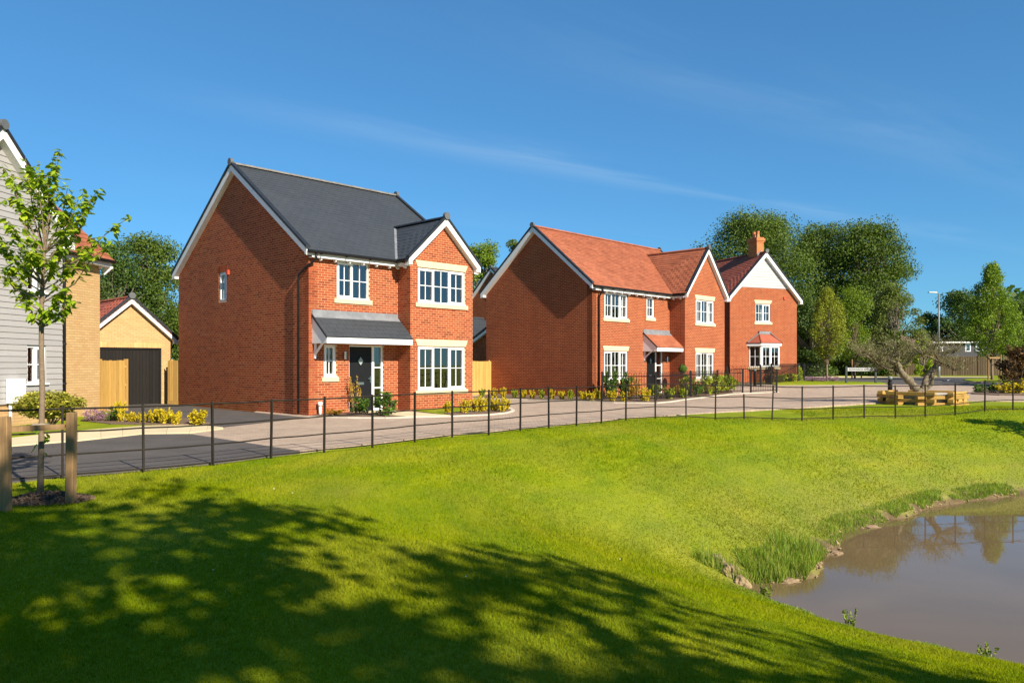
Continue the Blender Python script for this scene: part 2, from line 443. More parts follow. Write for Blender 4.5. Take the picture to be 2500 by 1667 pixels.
GRASS_A, GRASS_B, GRASS_C = (0.132, 0.196, 0.001), (0.225, 0.262, 0.001), (0.30, 0.255, 0.030)
def mowing(nt):
    """bands left by the mower, running along the bank at a constant distance from the water"""
    a = nt.nodes.new('ShaderNodeAttribute'); a.attribute_name = 'shore'
    s = nt.nodes.new('ShaderNodeSeparateXYZ'); nt.links.new(nt.nodes.new('ShaderNodeNewGeometry').outputs['Position'], s.inputs[0])
    c = nt.nodes.new('ShaderNodeCombineXYZ')
    nt.links.new(nmath(nt, 'MULTIPLY', a.outputs['Fac'], 1.9), c.inputs[0]); nt.links.new(nmath(nt, 'MULTIPLY', s.outputs[0], 0.22), c.inputs[1]); nt.links.new(nmath(nt, 'MULTIPLY', s.outputs[1], 0.22), c.inputs[2])
    return nnoise(nt, 1.0, 6, 0.62, vec=c.outputs[0])
def lawn(name, dry=0.5):
    m, nt, b = newmat(name)
    big = nnoise(nt, 0.33, 4, 0.6, dist=0.6)
    mid = nnoise(nt, 1.7, 4, 0.6, stretch=(1, 0.55, 1))
    fine = nnoise(nt, 38, 4, 0.7, stretch=(1, 0.5, 1))
    col = nramp(nt, mid, [(0.30, GRASS_A), (0.68, GRASS_B)])
    col = nmix(nt, nmath(nt, 'MULTIPLY', nramp(nt, big, [(0.46, (0, 0, 0)), (0.72, (1, 1, 1))]), dry), col, GRASS_C)
    col = nmix(nt, 0.75, col, nramp(nt, fine, [(0.32, (0.72,) * 3), (0.68, (1.18,) * 3)]), 'MULTIPLY')
    nt.links.new(col, b.inputs['Base Color'])
    b.inputs['Roughness'].default_value = 0.8; b.inputs['Specular IOR Level'].default_value = 0.15
    nbump(nt, b, fine, 0.4, 0.025)
    return m
M['lawn'] = lawn('lawn_turf')

def terrain_mat():
    """turf, turning to bare clay in a band along the water line"""
    m, nt, b = newmat('pond_lawn_turf')
    big = nnoise(nt, 0.30, 4, 0.6, dist=0.8)
    mid = nnoise(nt, 1.3, 5, 0.62, stretch=(1.0, 0.5, 1))
    fine = nnoise(nt, 30, 5, 0.7, stretch=(1, 0.5, 1))
    col = nramp(nt, mid, [(0.28, GRASS_A), (0.70, GRASS_B)])
    col = nmix(nt, nmath(nt, 'MULTIPLY', nramp(nt, big, [(0.45, (0, 0, 0)), (0.75, (1, 1, 1))]), 0.45), col, GRASS_C)
    col = nmix(nt, 0.6, col, nramp(nt, mowing(nt), [(0.36, (0.72, 0.82, 0.75)), (0.64, (1.24, 1.15, 1.2))]), 'MULTIPLY')
    at_ = nt.nodes.new('ShaderNodeAttribute'); at_.attribute_name = 'dryness'
    dn = nmath(nt, 'MULTIPLY', at_.outputs['Fac'], nramp(nt, nnoise(nt, 2.2, 5, 0.65, stretch=(1, 0.5, 1)), [(0.25, (0.35,) * 3), (0.6, (1, 1, 1))]), True)
    col = nmix(nt, dn, col, (0.22, 0.205, 0.055))
    col = nmix(nt, 0.7, col, nramp(nt, fine, [(0.32, (0.72,) * 3), (0.68, (1.18,) * 3)]), 'MULTIPLY')
    as_ = nt.nodes.new('ShaderNodeAttribute'); as_.attribute_name = 'soil'
    col = nmix(nt, as_.outputs['Fac'], col, nramp(nt, nnoise(nt, 6, 5), [(0.3, (0.075, 0.052, 0.025)), (0.7, (0.17, 0.118, 0.06))]))
    nt.links.new(col, b.inputs['Base Color'])
    b.inputs['Roughness'].default_value = 0.85; b.inputs['Specular IOR Level'].default_value = 0.15
    nbump(nt, b, fine, 0.35, 0.025)
    return m
M['terrain'] = terrain_mat()

def bladesmat():
    m, nt, b = newmat('grass_blades')
    big = nnoise(nt, 0.30, 4, 0.6, dist=0.8)
    mid = nnoise(nt, 1.3, 5, 0.62, stretch=(1.0, 0.5, 1))
    col = nramp(nt, mid, [(0.28, (0.158, 0.230, 0.001)), (0.70, (0.268, 0.304, 0.001))])
    col = nmix(nt, nmath(nt, 'MULTIPLY', nramp(nt, big, [(0.45, (0, 0, 0)), (0.75, (1, 1, 1))]), 0.45), col, (0.33, 0.28, 0.045))
    col = nmix(nt, 0.6, col, nramp(nt, mowing(nt), [(0.36, (0.72, 0.82, 0.75)), (0.64, (1.24, 1.15, 1.2))]), 'MULTIPLY')
    ad = nt.nodes.new('ShaderNodeAttribute'); ad.attribute_name = 'dryness'
    col = nmix(nt, nmath(nt, 'MULTIPLY', ad.outputs['Fac'], nramp(nt, nnoise(nt, 2.2, 5, 0.65, stretch=(1, 0.5, 1)), [(0.25, (0.3,) * 3), (0.6, (1, 1, 1))]), True), col, (0.25, 0.235, 0.045))
    r = nrandom(nt)
    col = nmix(nt, 0.8, col, nramp(nt, r, [(0.0, (0.82, 0.86, 0.7)), (0.85, (1.08, 1.05, 1.0)), (0.97, (1.4, 1.2, 2.0))]), 'MULTIPLY')
    nt.links.new(col, b.inputs['Base Color'])
    b.inputs['Roughness'].default_value = 0.6; b.inputs['Specular IOR Level'].default_value = 0.06
    tr = nt.nodes.new('ShaderNodeBsdfTranslucent'); nt.links.new(col, tr.inputs[0])
    mx = nt.nodes.new('ShaderNodeMixShader'); mx.inputs[0].default_value = 0.4
    nt.links.new(b.outputs[0], mx.inputs[1]); nt.links.new(tr.outputs[0], mx.inputs[2])
    nt.links.new(mx.outputs[0], nt.nodes['Material Output'].inputs[0])
    return m
M['blades'] = bladesmat()

def watermat():
    m, nt, b = newmat('murky_water')
    col = nramp(nt, nnoise(nt, 0.35, 4, dist=1.0), [(0.3, (0.125, 0.084, 0.040)), (0.7, (0.16, 0.108, 0.054))])
    nt.links.new(col, b.inputs['Base Color'])
    b.inputs['Roughness'].default_value = 0.02; b.inputs['IOR'].default_value = 1.33
    b.inputs['Specular IOR Level'].default_value = 0.5
    nbump(nt, b, nnoise(nt, 5.0, 3, 0.5), 0.018, 0.02)
    return m
M['water'] = watermat()

M['oakleaf'] = leafmat('oak_leaf', (0.0661, 0.0997, 0.0099), (0.0893, 0.1347, 0.0134), (0.1179, 0.1778, 0.0177), 0.25, 0.25)
M['bluegreen'] = leafmat('dark_leaf', (0.0517, 0.0872, 0.0128), (0.0699, 0.1179, 0.0173), (0.0923, 0.1556, 0.0228), 0.25, 0.25)
M['paleleaf'] = leafmat('feathery_leaf', (0.0725, 0.1013, 0.018), (0.1305, 0.1688, 0.028), (0.203, 0.2295, 0.045), 0.35, 0.3)
M['hornleaf'] = leafmat('hornbeam_leaf', (0.0906, 0.154, 0.01), (0.1631, 0.243, 0.014), (0.2719, 0.3402, 0.022), 0.35, 0.5)
M['hornyellow'] = leafmat('yellow_hornbeam_leaf', (0.1566, 0.1812, 0.0144), (0.2506, 0.2718, 0.0216), (0.3446, 0.3459, 0.0315), 0.3, 0.5)
M['springleaf'] = leafmat('spring_leaf', (0.1467, 0.2389, 0.01), (0.2545, 0.3623, 0.014), (0.4307, 0.4776, 0.022), 0.4, 1.5)
M['gold'] = leafmat('golden_leaf', (0.297, 0.2295, 0.01), (0.567, 0.432, 0.012), (0.8, 0.6345, 0.025), 0.3, 3)
M['limeleaf'] = leafmat('lime_leaf', (0.162, 0.2295, 0.012), (0.297, 0.3645, 0.015), (0.513, 0.513, 0.03), 0.3, 3)
M['variegated'] = leafmat('variegated_leaf', (0.135, 0.1485, 0.012), (0.297, 0.2835, 0.03), (0.567, 0.486, 0.09), 0.3, 3)
M['greenleaf'] = leafmat('green_leaf', (0.045, 0.095, 0.012), (0.085, 0.16, 0.016), (0.14, 0.22, 0.03), 0.3, 3)
M['redleaf'] = leafmat('copper_leaf', (0.1485, 0.0473, 0.018), (0.297, 0.1148, 0.03), (0.432, 0.2295, 0.04), 0.3, 3)
M['orangeleaf'] = leafmat('orange_leaf', (0.297, 0.1215, 0.015), (0.459, 0.2565, 0.02), (0.54, 0.405, 0.03), 0.3, 3)
M['pinkflower'] = leafmat('pink_flower', (0.26, 0.12, 0.20), (0.38, 0.20, 0.30), (0.50, 0.32, 0.42), 0.2, 3)
M['copperdark'] = leafmat('dark_copper_leaf', (0.05, 0.035, 0.012), (0.10, 0.06, 0.018), (0.24, 0.11, 0.03), 0.25, 3)
M['oliveleaf'] = leafmat('olive_leaf', (0.13, 0.125, 0.045), (0.20, 0.185, 0.070), (0.28, 0.25, 0.10), 0.2, 2)
M['reed'] = leafmat('rough_grass', (0.1045, 0.1785, 0.0144), (0.19, 0.2975, 0.0168), (0.34, 0.30, 0.07), 0.35, 2)
# ------------------------------------------------------------------ terrain and pond
WATER = -1.59
SHORE = [(12.37, 18.56), (10.54, 17.67), (9.39, 17.05), (8.5, 16.2), (7.68, 15.48), (6.74, 14.71), (6.15, 14.1), (5.69, 13.28), (5.10, 12.49),
         (4.68, 11.72), (4.30, 11.19), (3.89, 11.02), (3.44, 10.98), (3.25, 10.7), (3.39, 10.26), (3.56, 9.74), (3.82, 9.35), (4.08, 9.0),
         (4.30, 8.57), (4.74, 8.15), (5.24, 7.75), (6.4, 7.0), (8.6, 6.1), (11.5, 5.8), (14.5, 6.6), (16.3, 9), (16.6, 13), (15.6, 16.6), (14.0, 18.5)]
SH = np.array(SHORE)
def shore_dist(X, Y):
    """signed distance to the water line, positive on land"""
    P = np.stack([X, Y], -1)[..., None, :]
    A = SH; B = np.roll(SH, -1, 0); AB = B - A
    t = np.clip(((P - A) * AB).sum(-1) / (AB * AB).sum(-1), 0, 1)
    d = np.sqrt((((A + t[..., None] * AB) - P) ** 2).sum(-1)).min(-1)
    ins = np.zeros(X.shape, bool)
    for (x1, y1), (x2, y2) in zip(A, B):
        c = ((y1 > Y) != (y2 > Y)) & (X < (x2 - x1) * (Y - y1) / (y2 - y1 + 1e-12) + x1)
        ins ^= c
    return np.where(ins, -d, d)
def wob(X, Y, s, k):
    return np.sin(X * s + 1.3 * k + 0.7 * np.sin(Y * s * 0.6 + k)) * np.sin(Y * s * 0.83 + 2.1 * k + 0.6 * np.sin(X * s * 0.5))
def terrain_z(X, Y):
    X = np.asarray(X, float); Y = np.asarray(Y, float)
    g = Gv(X, Y)
    near = (np.abs(X) < 40) & (Y < 45) & (Y > -25)
    d = np.full(X.shape, 50.0)
    if near.any(): d[near] = shore_dist(X[near], Y[near])
    d = d + 0.10 * wob(X, Y, 2.6, 1) * np.exp(-np.abs(d)) + 0.05 * wob(X, Y, 7.0, 2) * np.exp(-np.abs(d) * 2)
    t = np.clip((d - 0.12) / 6.9, 0, 1)
    lip = WATER + 0.10
    z = lip + (g - lip) * (1 - (1 - t) ** 1.75)
    z = np.where(d < 0.12, WATER - 0.03 + 0.13 * np.clip(d / 0.12, 0, 1) ** 0.6, z)
    z = np.where(d < 0, WATER - 0.03 - np.minimum(0.7, 0.4 * -d), z)
    und = (wob(X, Y, 0.9, 3) * 0.5 + 0.5) * 0.035 + (wob(X, Y, 2.7, 4) * 0.5 + 0.5) * 0.012
    return z - und * np.clip(d, 0, 1), d
def dry_f(X, Y, D):
    far = np.clip((Y - 9.5) / 3, 0, 1)
    return np.clip(np.clip(1 - (D - 0.6) / 3.4, 0, 1) * far * 0.5 + 0.5 * np.clip(1 - D / 0.7, 0, 1), 0, 1)
def tz(x, y): return float(terrain_z(np.array([x]), np.array([y]))[0][0])

def axis(lo, hi, step, far_lo, far_hi):
    a = list(np.arange(lo, hi + 1e-6, step)); s = step; v = hi
    while v < far_hi: s *= 1.35; v += s; a.append(v)
    s = step; v = lo; pre = []
    while v > far_lo: s *= 1.35; v -= s; pre.append(v)
    return np.array(pre[::-1] + a)
xs = axis(-10, 20, 0.16, -900, 900); ys = axis(0, 27, 0.16, -300, 1500)
GX, GY = np.meshgrid(xs, ys)
GZ, GD = terrain_z(GX.ravel(), GY.ravel())
V = np.stack([GX.ravel(), GY.ravel(), GZ], -1)
nx, ny = len(xs), len(ys)
idx = np.arange(nx * ny).reshape(ny, nx)
Q = np.stack([idx[:-1, :-1], idx[:-1, 1:], idx[1:, 1:], idx[1:, :-1]], -1).reshape(-1, 4)
me = np_mesh('ground', V, Q, M['terrain'], True)
a = me.attributes.new('soil', 'FLOAT', 'POINT')
sn = 0.12 * wob(GX.ravel(), GY.ravel(), 5.0, 5) + 0.1 * wob(GX.ravel(), GY.ravel(), 1.7, 6)
a.data.foreach_set('value', np.clip(1 - (GD - 0.10 - sn) / 0.10, 0, 1).astype(np.float32))
a = me.attributes.new('dryness', 'FLOAT', 'POINT')
dry = dry_f(GX.ravel(), GY.ravel(), GD)
a.data.foreach_set('value', np.clip(dry, 0, 1).astype(np.float32))
a = me.attributes.new('shore', 'FLOAT', 'POINT'); a.data.foreach_set('value', np.clip(GD, -2, 60).astype(np.float32))
tag(link('ground', me), kind='structure', label='mown grass bank sloping down to the pond')

mb = MB(); b0 = [(1.5, 4.5), (21, 4.5), (21, 21), (1.5, 21)]
me = np_mesh('pond_water', np.array([(x, y, WATER) for x, y in b0]), np.array([[0, 1, 2, 3]]), M['water'])
tag(link('pond_water', me), kind='structure', label='still brown pond water reflecting the sky')

# ------------------------------------------------------------------ roads, paths, beds
def drape(bm, dz, keep=None):
    """split a flat sheet finely enough to follow the ground"""
    bmesh.ops.triangulate(bm, faces=[f for f in bm.faces if keep is None or keep(f)])
    for _ in range(6):
        ed = [e for e in bm.edges if e.calc_length() > 2.4 and (keep is None or all(keep(f) for f in e.link_faces))]
        if not ed: break
        bmesh.ops.subdivide_edges(bm, edges=ed, cuts=1); bmesh.ops.triangulate(bm, faces=bm.faces[:])
    for v in bm.verts: v.co.z = G(v.co.x, v.co.y) + dz
def sheet(name, pts, mat, dz, kind='structure', label=None, parent=None, skirt=False):
    V = [(x, y, G(x, y) + dz) for x, y in pts]
    me = bpy.data.meshes.new(name); me.from_pydata(V, [], [tuple(range(len(V)))])
    bm = bmesh.new(); bm.from_mesh(me)
    for f in bm.faces:
        if f.normal.z < 0: f.normal_flip()
    drape(bm, dz)
    if skirt:
        ed = [e for e in bm.edges if e.is_boundary]
        r = bmesh.ops.extrude_edge_only(bm, edges=ed)
        for v in r['geom']:
            if isinstance(v, bmesh.types.BMVert): v.co.z -= 0.12
    bm.to_mesh(me); bm.free()
    me.materials.append(mat)
    return tag(link(name, me, parent), label, kind=kind)
def raised(name, pts, mat, dz, label=None, kind='structure'):
    return sheet(name, pts, mat, dz, kind, label, None, True)
def kerb_run(name, pts, label, mat='kerb', w=0.11, h=0.05, piece=0.9):
    """kerb stones laid end to end along a line"""
    root = tag(empty(name, (pts[0][0], pts[0][1], G(*pts[0]))), label, kind='structure')
    o0 = Vector((pts[0][0], pts[0][1], G(*pts[0])))
    P = [Vector((x, y, 0)) for x, y in pts]
    for a_, b_ in zip(P[:-1], P[1:]):
        L = (b_ - a_).length; n = max(1, round(L / piece)); d = (b_ - a_) / n; e = d.normalized(); s = Vector((-e.y, e.x, 0))
        for i in range(n):
            p = a_ + d * i + e * 0.004; q = a_ + d * (i + 1) - e * 0.004
            c = [p - s * w / 2, q - s * w / 2, q + s * w / 2, p + s * w / 2]
            m_ = MB()
            m_.hexa([(k.x - o0.x, k.y - o0.y, G(k.x, k.y) - 0.06 - o0.z) for k in c] + [(k.x - o0.x, k.y - o0.y, G(k.x, k.y) + h - o0.z) for k in c])
            m_.build('kerb_stone', M[mat], root)
    return root

# block-paved street from the left asphalt to the junction
near_edge = [(733, 1103), (909, 1084), (1104, 1061), (1270, 1047), (1407, 1033), (1527, 1021), (1640, 1014), (1720, 1008), (1830, 1002), (1934, 997), (2050, 989), (2120, 985), (2250, 981), (2364, 979), (2500, 979), (2750, 978)]
far_side = [(2750, 950), (2500, 946), (2170, 938.6), (1900, 941), (1820, 935), (1700, 930), (1400, 925), (1080, 950)]
pave = pxs(*near_edge) + pxs(*far_side) + [(-6.0, 33.0), (-9.0, 28.0)] + pxs((541, 1045), (462, 1060.6))
sheet('paved_street', pave, M['paving'], 0.016, skirt=True, label='brown block-paved street curving past the houses')
asph = pxs((733, 1103), (462, 1060.6), (350, 1062), (190, 1079), (0, 1095), (-400, 1130), (-900, 1190)) + [(-11, 4.5), (-9.0, 6.3)] + pxs((-150, 1196), (0, 1182), (153, 1165), (351, 1148), (520, 1131), (661, 1112))
sheet('asphalt_road', asph, M['asphalt'], 0.020, skirt=True, label='dark asphalt road at the left')
drive = [(-13.0, 29.7)] + pxs((752, 1021), (541, 1045), (470, 1040), (440, 1030), (300, 1012)) + [(-14.6, 25.9), (-17.2, 29.2), (-15.3, 30.9), (-13.6, 30.2)]
sheet('driveway', drive, M['asphalt'], 0.024, label='asphalt driveway leading to the garage')
junction = pxs((2750, 950), (2500, 946), (2170, 938.5), (2140, 937), (1900, 932), (1700, 926.5), (1700, 923.5), (2090, 923), (2180, 921.5), (2300, 921.5), (2500, 924), (2750, 927))
sheet('asphalt_junction', junction, M['asphalt'], 0.022, label='grey asphalt junction road beyond the street')
foot = pxs((1700, 923.4), (2090, 922.9), (2180, 921.4), (2300, 921.4), (2420, 921.8), (2420, 920.3), (2300, 919.8), (2090, 919.6), (1700, 920.6))
sheet('far_pavement', foot, M['path'], 0.03, label='pale footway on the far side of the junction')
mk = pxs((2308, 932.2), (2311, 932.0), (2321, 926.8), (2317.5, 926.8))
sheet('road_marking', mk, M['roadpaint'], 0.030, label='short white painted line at the junction mouth')

# light setts strip between the left lawn and the asphalt road, laid as slabs
strip_lo = pxs((-300, 1125), (0, 1094), (190, 1079.5), (350, 1062), (462, 1060), (545, 1049))
strip_hi = pxs((-300, 1098), (0, 1076), (190, 1055), (350, 1043.5), (470, 1040), (545, 1046.5))
rt = tag(empty('footway', (strip_lo[0][0], strip_lo[0][1], 0)), 'cream paved footway along the edge of the left lawn', kind='structure')
ox, oy = strip_lo[0]
for i in range(len(strip_lo) - 1):
    a0, a1, b0_, b1 = map(Vector, (strip_lo[i], strip_lo[i + 1], strip_hi[i], strip_hi[i + 1]))
    n = max(1, round((a1 - a0).length / 0.6))
    for k in range(n):
        t0, t1 = (k + 0.006) / n, (k + 0.994) / n
        q = [a0.lerp(a1, t0), a0.lerp(a1, t1), b0_.lerp(b1, t1), b0_.lerp(b1, t0)]
        m_ = MB(); m_.hexa([(p.x - ox, p.y - oy, G(p.x, p.y) - 0.03) for p in q] + [(p.x - ox, p.y - oy, G(p.x, p.y) + 0.045) for p in q])
        m_.build('paving_slab', M['path'], rt)

lawn0 = pxs((-300, 1098), (0, 1076), (190, 1055), (350, 1043.5), (465, 1040), (500, 1036), (400, 1020), (300, 1012)) + [(-14.2, 26.1), (-16.5, 25.8), (-16.5, 14.0), (-14, 12)]
raised('front_lawn', lawn0, M['lawn'], 0.05, 'front lawn of the grey clad house')
bed0 = pxs((196, 1032), (270, 1040.5), (370, 1042.6), (462, 1041), (512, 1037.5), (440, 1024), (330, 1016), (240, 1016))
raised('planting_bed', bed0, M['mulch'], 0.075, 'mulched bed on the left lawn', 'structure')

# in front of the near brick house: bed, path slabs, lawn, bed
bed1 = pxs((753, 1018.5), (850, 1021), (940, 1021.5), (990, 1021), (962, 1001.5), (930, 1000), (800, 1008)) 
raised('planting_bed', bed1, M['mulch'], 0.045, 'mulched bed in front of the near brick house', 'structure')
pA = [Vector(p) for p in pxs((880, 1003.5), (990, 1020.5))]; pB = [Vector(p) for p in pxs((963, 1001.5), (1100, 1017.3))]
pA[0] = Vector((-5.10, 24.37)); pB[0] = Vector((-4.15, 25.36))
rt = tag(empty('garden_path', (pA[0].x, pA[0].y, 0)), 'cream slab path to the front door of the near house', kind='structure')
for k in range(5):
    for j in range(2):
        t0, t1 = (k + 0.01) / 5, (k + 0.99) / 5; s0, s1 = (j + 0.01) / 2, (j + 0.99) / 2
        def pt(t, s): return pA[0].lerp(pA[1], t).lerp(pB[0].lerp(pB[1], t), s)
        q = [pt(t0, s0), pt(t1, s0), pt(t1, s1), pt(t0, s1)]
        m_ = MB(); m_.hexa([(p.x - pA[0].x, p.y - pA[0].y, G(p.x, p.y) - 0.02) for p in q] + [(p.x - pA[0].x, p.y - pA[0].y, G(p.x, p.y) + 0.055) for p in q])
        m_.build('paving_slab', M['path'], rt)
lawn1 = pxs((966, 999), (1104, 1016.6), (1175, 1009), (1215, 1001), (1225, 990), (1155, 985))
raised('front_lawn', lawn1, M['lawn'], 0.04, 'small lawn below the bay of the near house')
bed1b = pxs((1084, 1012), (1100, 1017), (1190, 1013.5), (1233, 1009), (1249, 1004), (1238, 997), (1205, 1000), (1140, 1006))
raised('planting_bed', bed1b, M['mulch'], 0.055, 'mulched corner bed right of the near house', 'structure')
kerb_run('kerb_edging', pxs((752, 1019.5), (850, 1022), (940, 1022.5), (1100, 1018.3), (1190, 1014.8), (1235, 1010.3), (1249, 1006.5), (1253, 1003.5), (1246, 999.5), (1234, 994), (1200, 981)), 'pale kerb edging curving round the beds of the near house')

# beds of the second brick house and the small garden right of it
bed2 = pxs((1150, 973), (1290, 976), (1380, 979.5), (1499, 983.2), (1601, 984.3), (1669, 976.3), (1737, 968.3), (1790, 961), (1780, 945), (1700, 940), (1446, 940), (1200, 963))
raised('planting_bed', bed2, M['mulch'], 0.05, 'mulched bed wrapping the second brick house', 'structure')
kerb_run('kerb_edging', pxs((1150, 974), (1290, 977), (1380, 980.5), (1499, 984.5), (1601, 985.5), (1640, 982), (1669, 977.3), (1737, 969.3), (1790, 962.5), (1900, 958)), 'pale kerb edging along the bed of the second house')
verge3 = pxs((1896, 940.5), (2165, 938), (2150, 935), (2060, 933), (1990, 931), (1890, 929), (1800, 933))
raised('grass_verge', verge3, M['lawn'], 0.06, 'strip of lawn below the street name sign')
bed3 = pxs((1790, 938), (1895, 937.5), (1950, 932.5), (1955, 928), (1800, 926), (1760, 930))
raised('planting_bed', bed3, M['mulch'], 0.05, 'bed under the bay window of the third house', 'structure')
isl = pxs((2350, 929), (2380, 933.8), (2480, 939.0), (2750, 944), (2750, 928), (2450, 924.6), (2365, 926.3))
raised('grass_verge', isl, M['lawn'], 0.08, 'grass verge with a staked tree beyond the junction')
kerb_run('kerb_edging', pxs((2303, 932.5), (2352, 934.3), (2400, 937.2), (2485, 941.2), (2620, 945)), 'dark kerb along the far grass verge', 'kerbgrey', 0.14, 0.10)
far_v = pxs((1700, 920.4), (2090, 919.4), (2300, 919.6), (2420, 920.1), (2900, 921), (2900, 916), (1700, 916))
raised('grass_verge', far_v, M['lawn'], 0.06, 'far grass verge in front of the brown fence')
bedr = pxs((2370, 963), (2440, 966), (2620, 968), (2620, 950), (2500, 947), (2400, 950))
raised('planting_bed', bedr, M['mulch'], 0.05, 'planting bed with golden shrubs at the right edge', 'structure')
# ------------------------------------------------------------------ building kit
TH = 0.804
def house(name, x, y, z, th, label, cat='house'):
    return tag(empty(name, (x, y, z), th), label, cat)

def wall_mesh(m_, fr, s0, s1, z0, z1, ops=(), o1=0.0, o0=-0.30, gable=None):
    """a wall from o0 (inside) to o1 (outside) with openings (s0, s1, z0, z1); gable = (s_centre, half, z_base, z_apex)"""
    S = sorted({s0, s1, *[q for op in ops for q in op[:2]]}); Z = sorted({z0, z1, *[q for op in ops for q in op[2:4]]})
    def solid(i, j):
        if not (0 <= i < len(S) - 1 and 0 <= j < len(Z) - 1): return False
        cs, cz_ = (S[i] + S[i + 1]) / 2, (Z[j] + Z[j + 1]) / 2
        return not any(a < cs < b and c < cz_ < d for a, b, c, d in ops)
    def quad(*p):
        b = len(m_.v); m_.v += [fr(*q) for q in p]; m_.f.append((b, b + 1, b + 2, b + 3))
    for i in range(len(S) - 1):
        for j in range(len(Z) - 1):
            if not solid(i, j): continue
            a, b, c, d = S[i], S[i + 1], Z[j], Z[j + 1]
            quad((a, o1, c), (b, o1, c), (b, o1, d), (a, o1, d))
            quad((a, o0, c), (a, o0, d), (b, o0, d), (b, o0, c))
            if not solid(i - 1, j): quad((a, o1, c), (a, o1, d), (a, o0, d), (a, o0, c))
            if not solid(i + 1, j): quad((b, o1, c), (b, o0, c), (b, o0, d), (b, o1, d))
            if not solid(i, j - 1): quad((a, o1, c), (a, o0, c), (b, o0, c), (b, o1, c))
            if not solid(i, j + 1) and not gable: quad((a, o1, d), (b, o1, d), (b, o0, d), (a, o0, d))
    if gable:
        sc, hf, zb, za = gable
        m_.poly([(sc - hf, zb), (sc + hf, zb), (sc, za)], o1, o0, fr)

UNIT = {}
def unit_box(mat):
    if mat.name not in UNIT:
        m_ = MB(); m_.box(0, 1, 0, 1, 0, 1)
        UNIT[mat.name] = m_.mesh('piece', mat)
    return UNIT[mat.name]

def lay_bricks(root, walls, parent, n_single, mat):
    """walls: list of (frame, s0, s1, z0, z1, openings, parity, rake) -> brick boxes, the nearest ones as single objects"""
    P = []
    for fr, s0, s1, z0, z1, ops, par, rake in walls:
        k = 0; z = z0
        while z < z1 - 0.02:
            zt = min(z + 0.065, z1)
            zm = (z + zt) / 2
            lo, hi = s0, s1
            if rake:
                sc, hf, zb, za = rake
                if zm > zb:
                    w_ = hf * (za - zm) / (za - zb); lo = max(lo, sc - w_); hi = min(hi, sc + w_)
            s = s0 if (k + par) % 2 == 0 else s0 + 0.1125
            if (k + par) % 2 == 1 and lo > s0: s = s0 - 0.1125
            cuts = [(a, b) for a, b, c, d in ops if c - 0.03 < zm < d + 0.03]
            while s < hi - 0.02:
                segs = [(max(s, lo), min(s + 0.215, hi))]
                for a, b in cuts:
                    ns = []
                    for p, q in segs:
                        if q <= a or p >= b: ns.append((p, q))
                        else:
                            if p < a: ns.append((p, a))
                            if q > b: ns.append((b, q))
                    segs = ns
                for p, q in segs:
                    if q - p > 0.03: P.append((fr, p, q, z, zt))
                s += 0.225
            z += 0.075; k += 1
    Mw = Matrix.Translation(root.location) @ Matrix.Rotation(root.rotation_euler.z, 4, 'Z')
    cam_p = Vector((0, 0, CAMZ))
    def size(b):
        fr, p, q, z, zt = b
        c = Mw @ Vector(fr((p + q) / 2, 0, (z + zt) / 2)); n = (Mw.to_3x3() @ fr.O); v = cam_p - c
        return (q - p) * max(n.dot(v.normalized()), 0) / v.length_squared
    P.sort(key=size, reverse=True)
    rnd = random.Random(5)
    me_u = unit_box(mat)
    for fr, p, q, z, zt in P[:n_single]:
        o = bpy.data.objects.new('brick', me_u)
        o.parent = parent
        e = rnd.uniform(-0.0003, 0.0003)
        X = fr.S * (q - p); Y = fr.O * 0.1025; org = Vector(fr(p, -0.1025 + e, z))
        Mx = Matrix(((X.x, Y.x, 0, org.x), (X.y, Y.y, 0, org.y), (0, 0, zt - z, org.z), (0, 0, 0, 1)))
        o.matrix_local = Mx if Mx.determinant() > 0 else Matrix(((-X.x, Y.x, 0, org.x + X.x), (-X.y, Y.y, 0, org.y + X.y), (0, 0, zt - z, org.z), (0, 0, 0, 1)))
        COL.objects.link(o)
    Vv, Ff = [], []
    for fr, p, q, z, zt in P[n_single:]:
        b = len(Vv); e = rnd.uniform(-0.0003, 0.0003)
        Vv += [fr(p, -0.1025, z), fr(q, -0.1025, z), fr(q, e, z), fr(p, e, z), fr(p, -0.1025, zt), fr(q, -0.1025, zt), fr(q, e, zt), fr(p, e, zt)]
        fl = [(b + 3, b + 2, b + 6, b + 7), (b + 4, b + 7, b + 6, b + 5), (b, b + 1, b + 2, b + 3), (b, b + 3, b + 7, b + 4), (b + 1, b + 5, b + 6, b + 2)]
        if fr.S.cross(Vector((0, 0, 1))).dot(fr.O) < 0: fl = [q_[::-1] for q_ in fl]
        Ff += fl
    tag(link('brickwork', np_mesh('brickwork', np.array(Vv), np.array(Ff), mat), parent), kind='stuff')

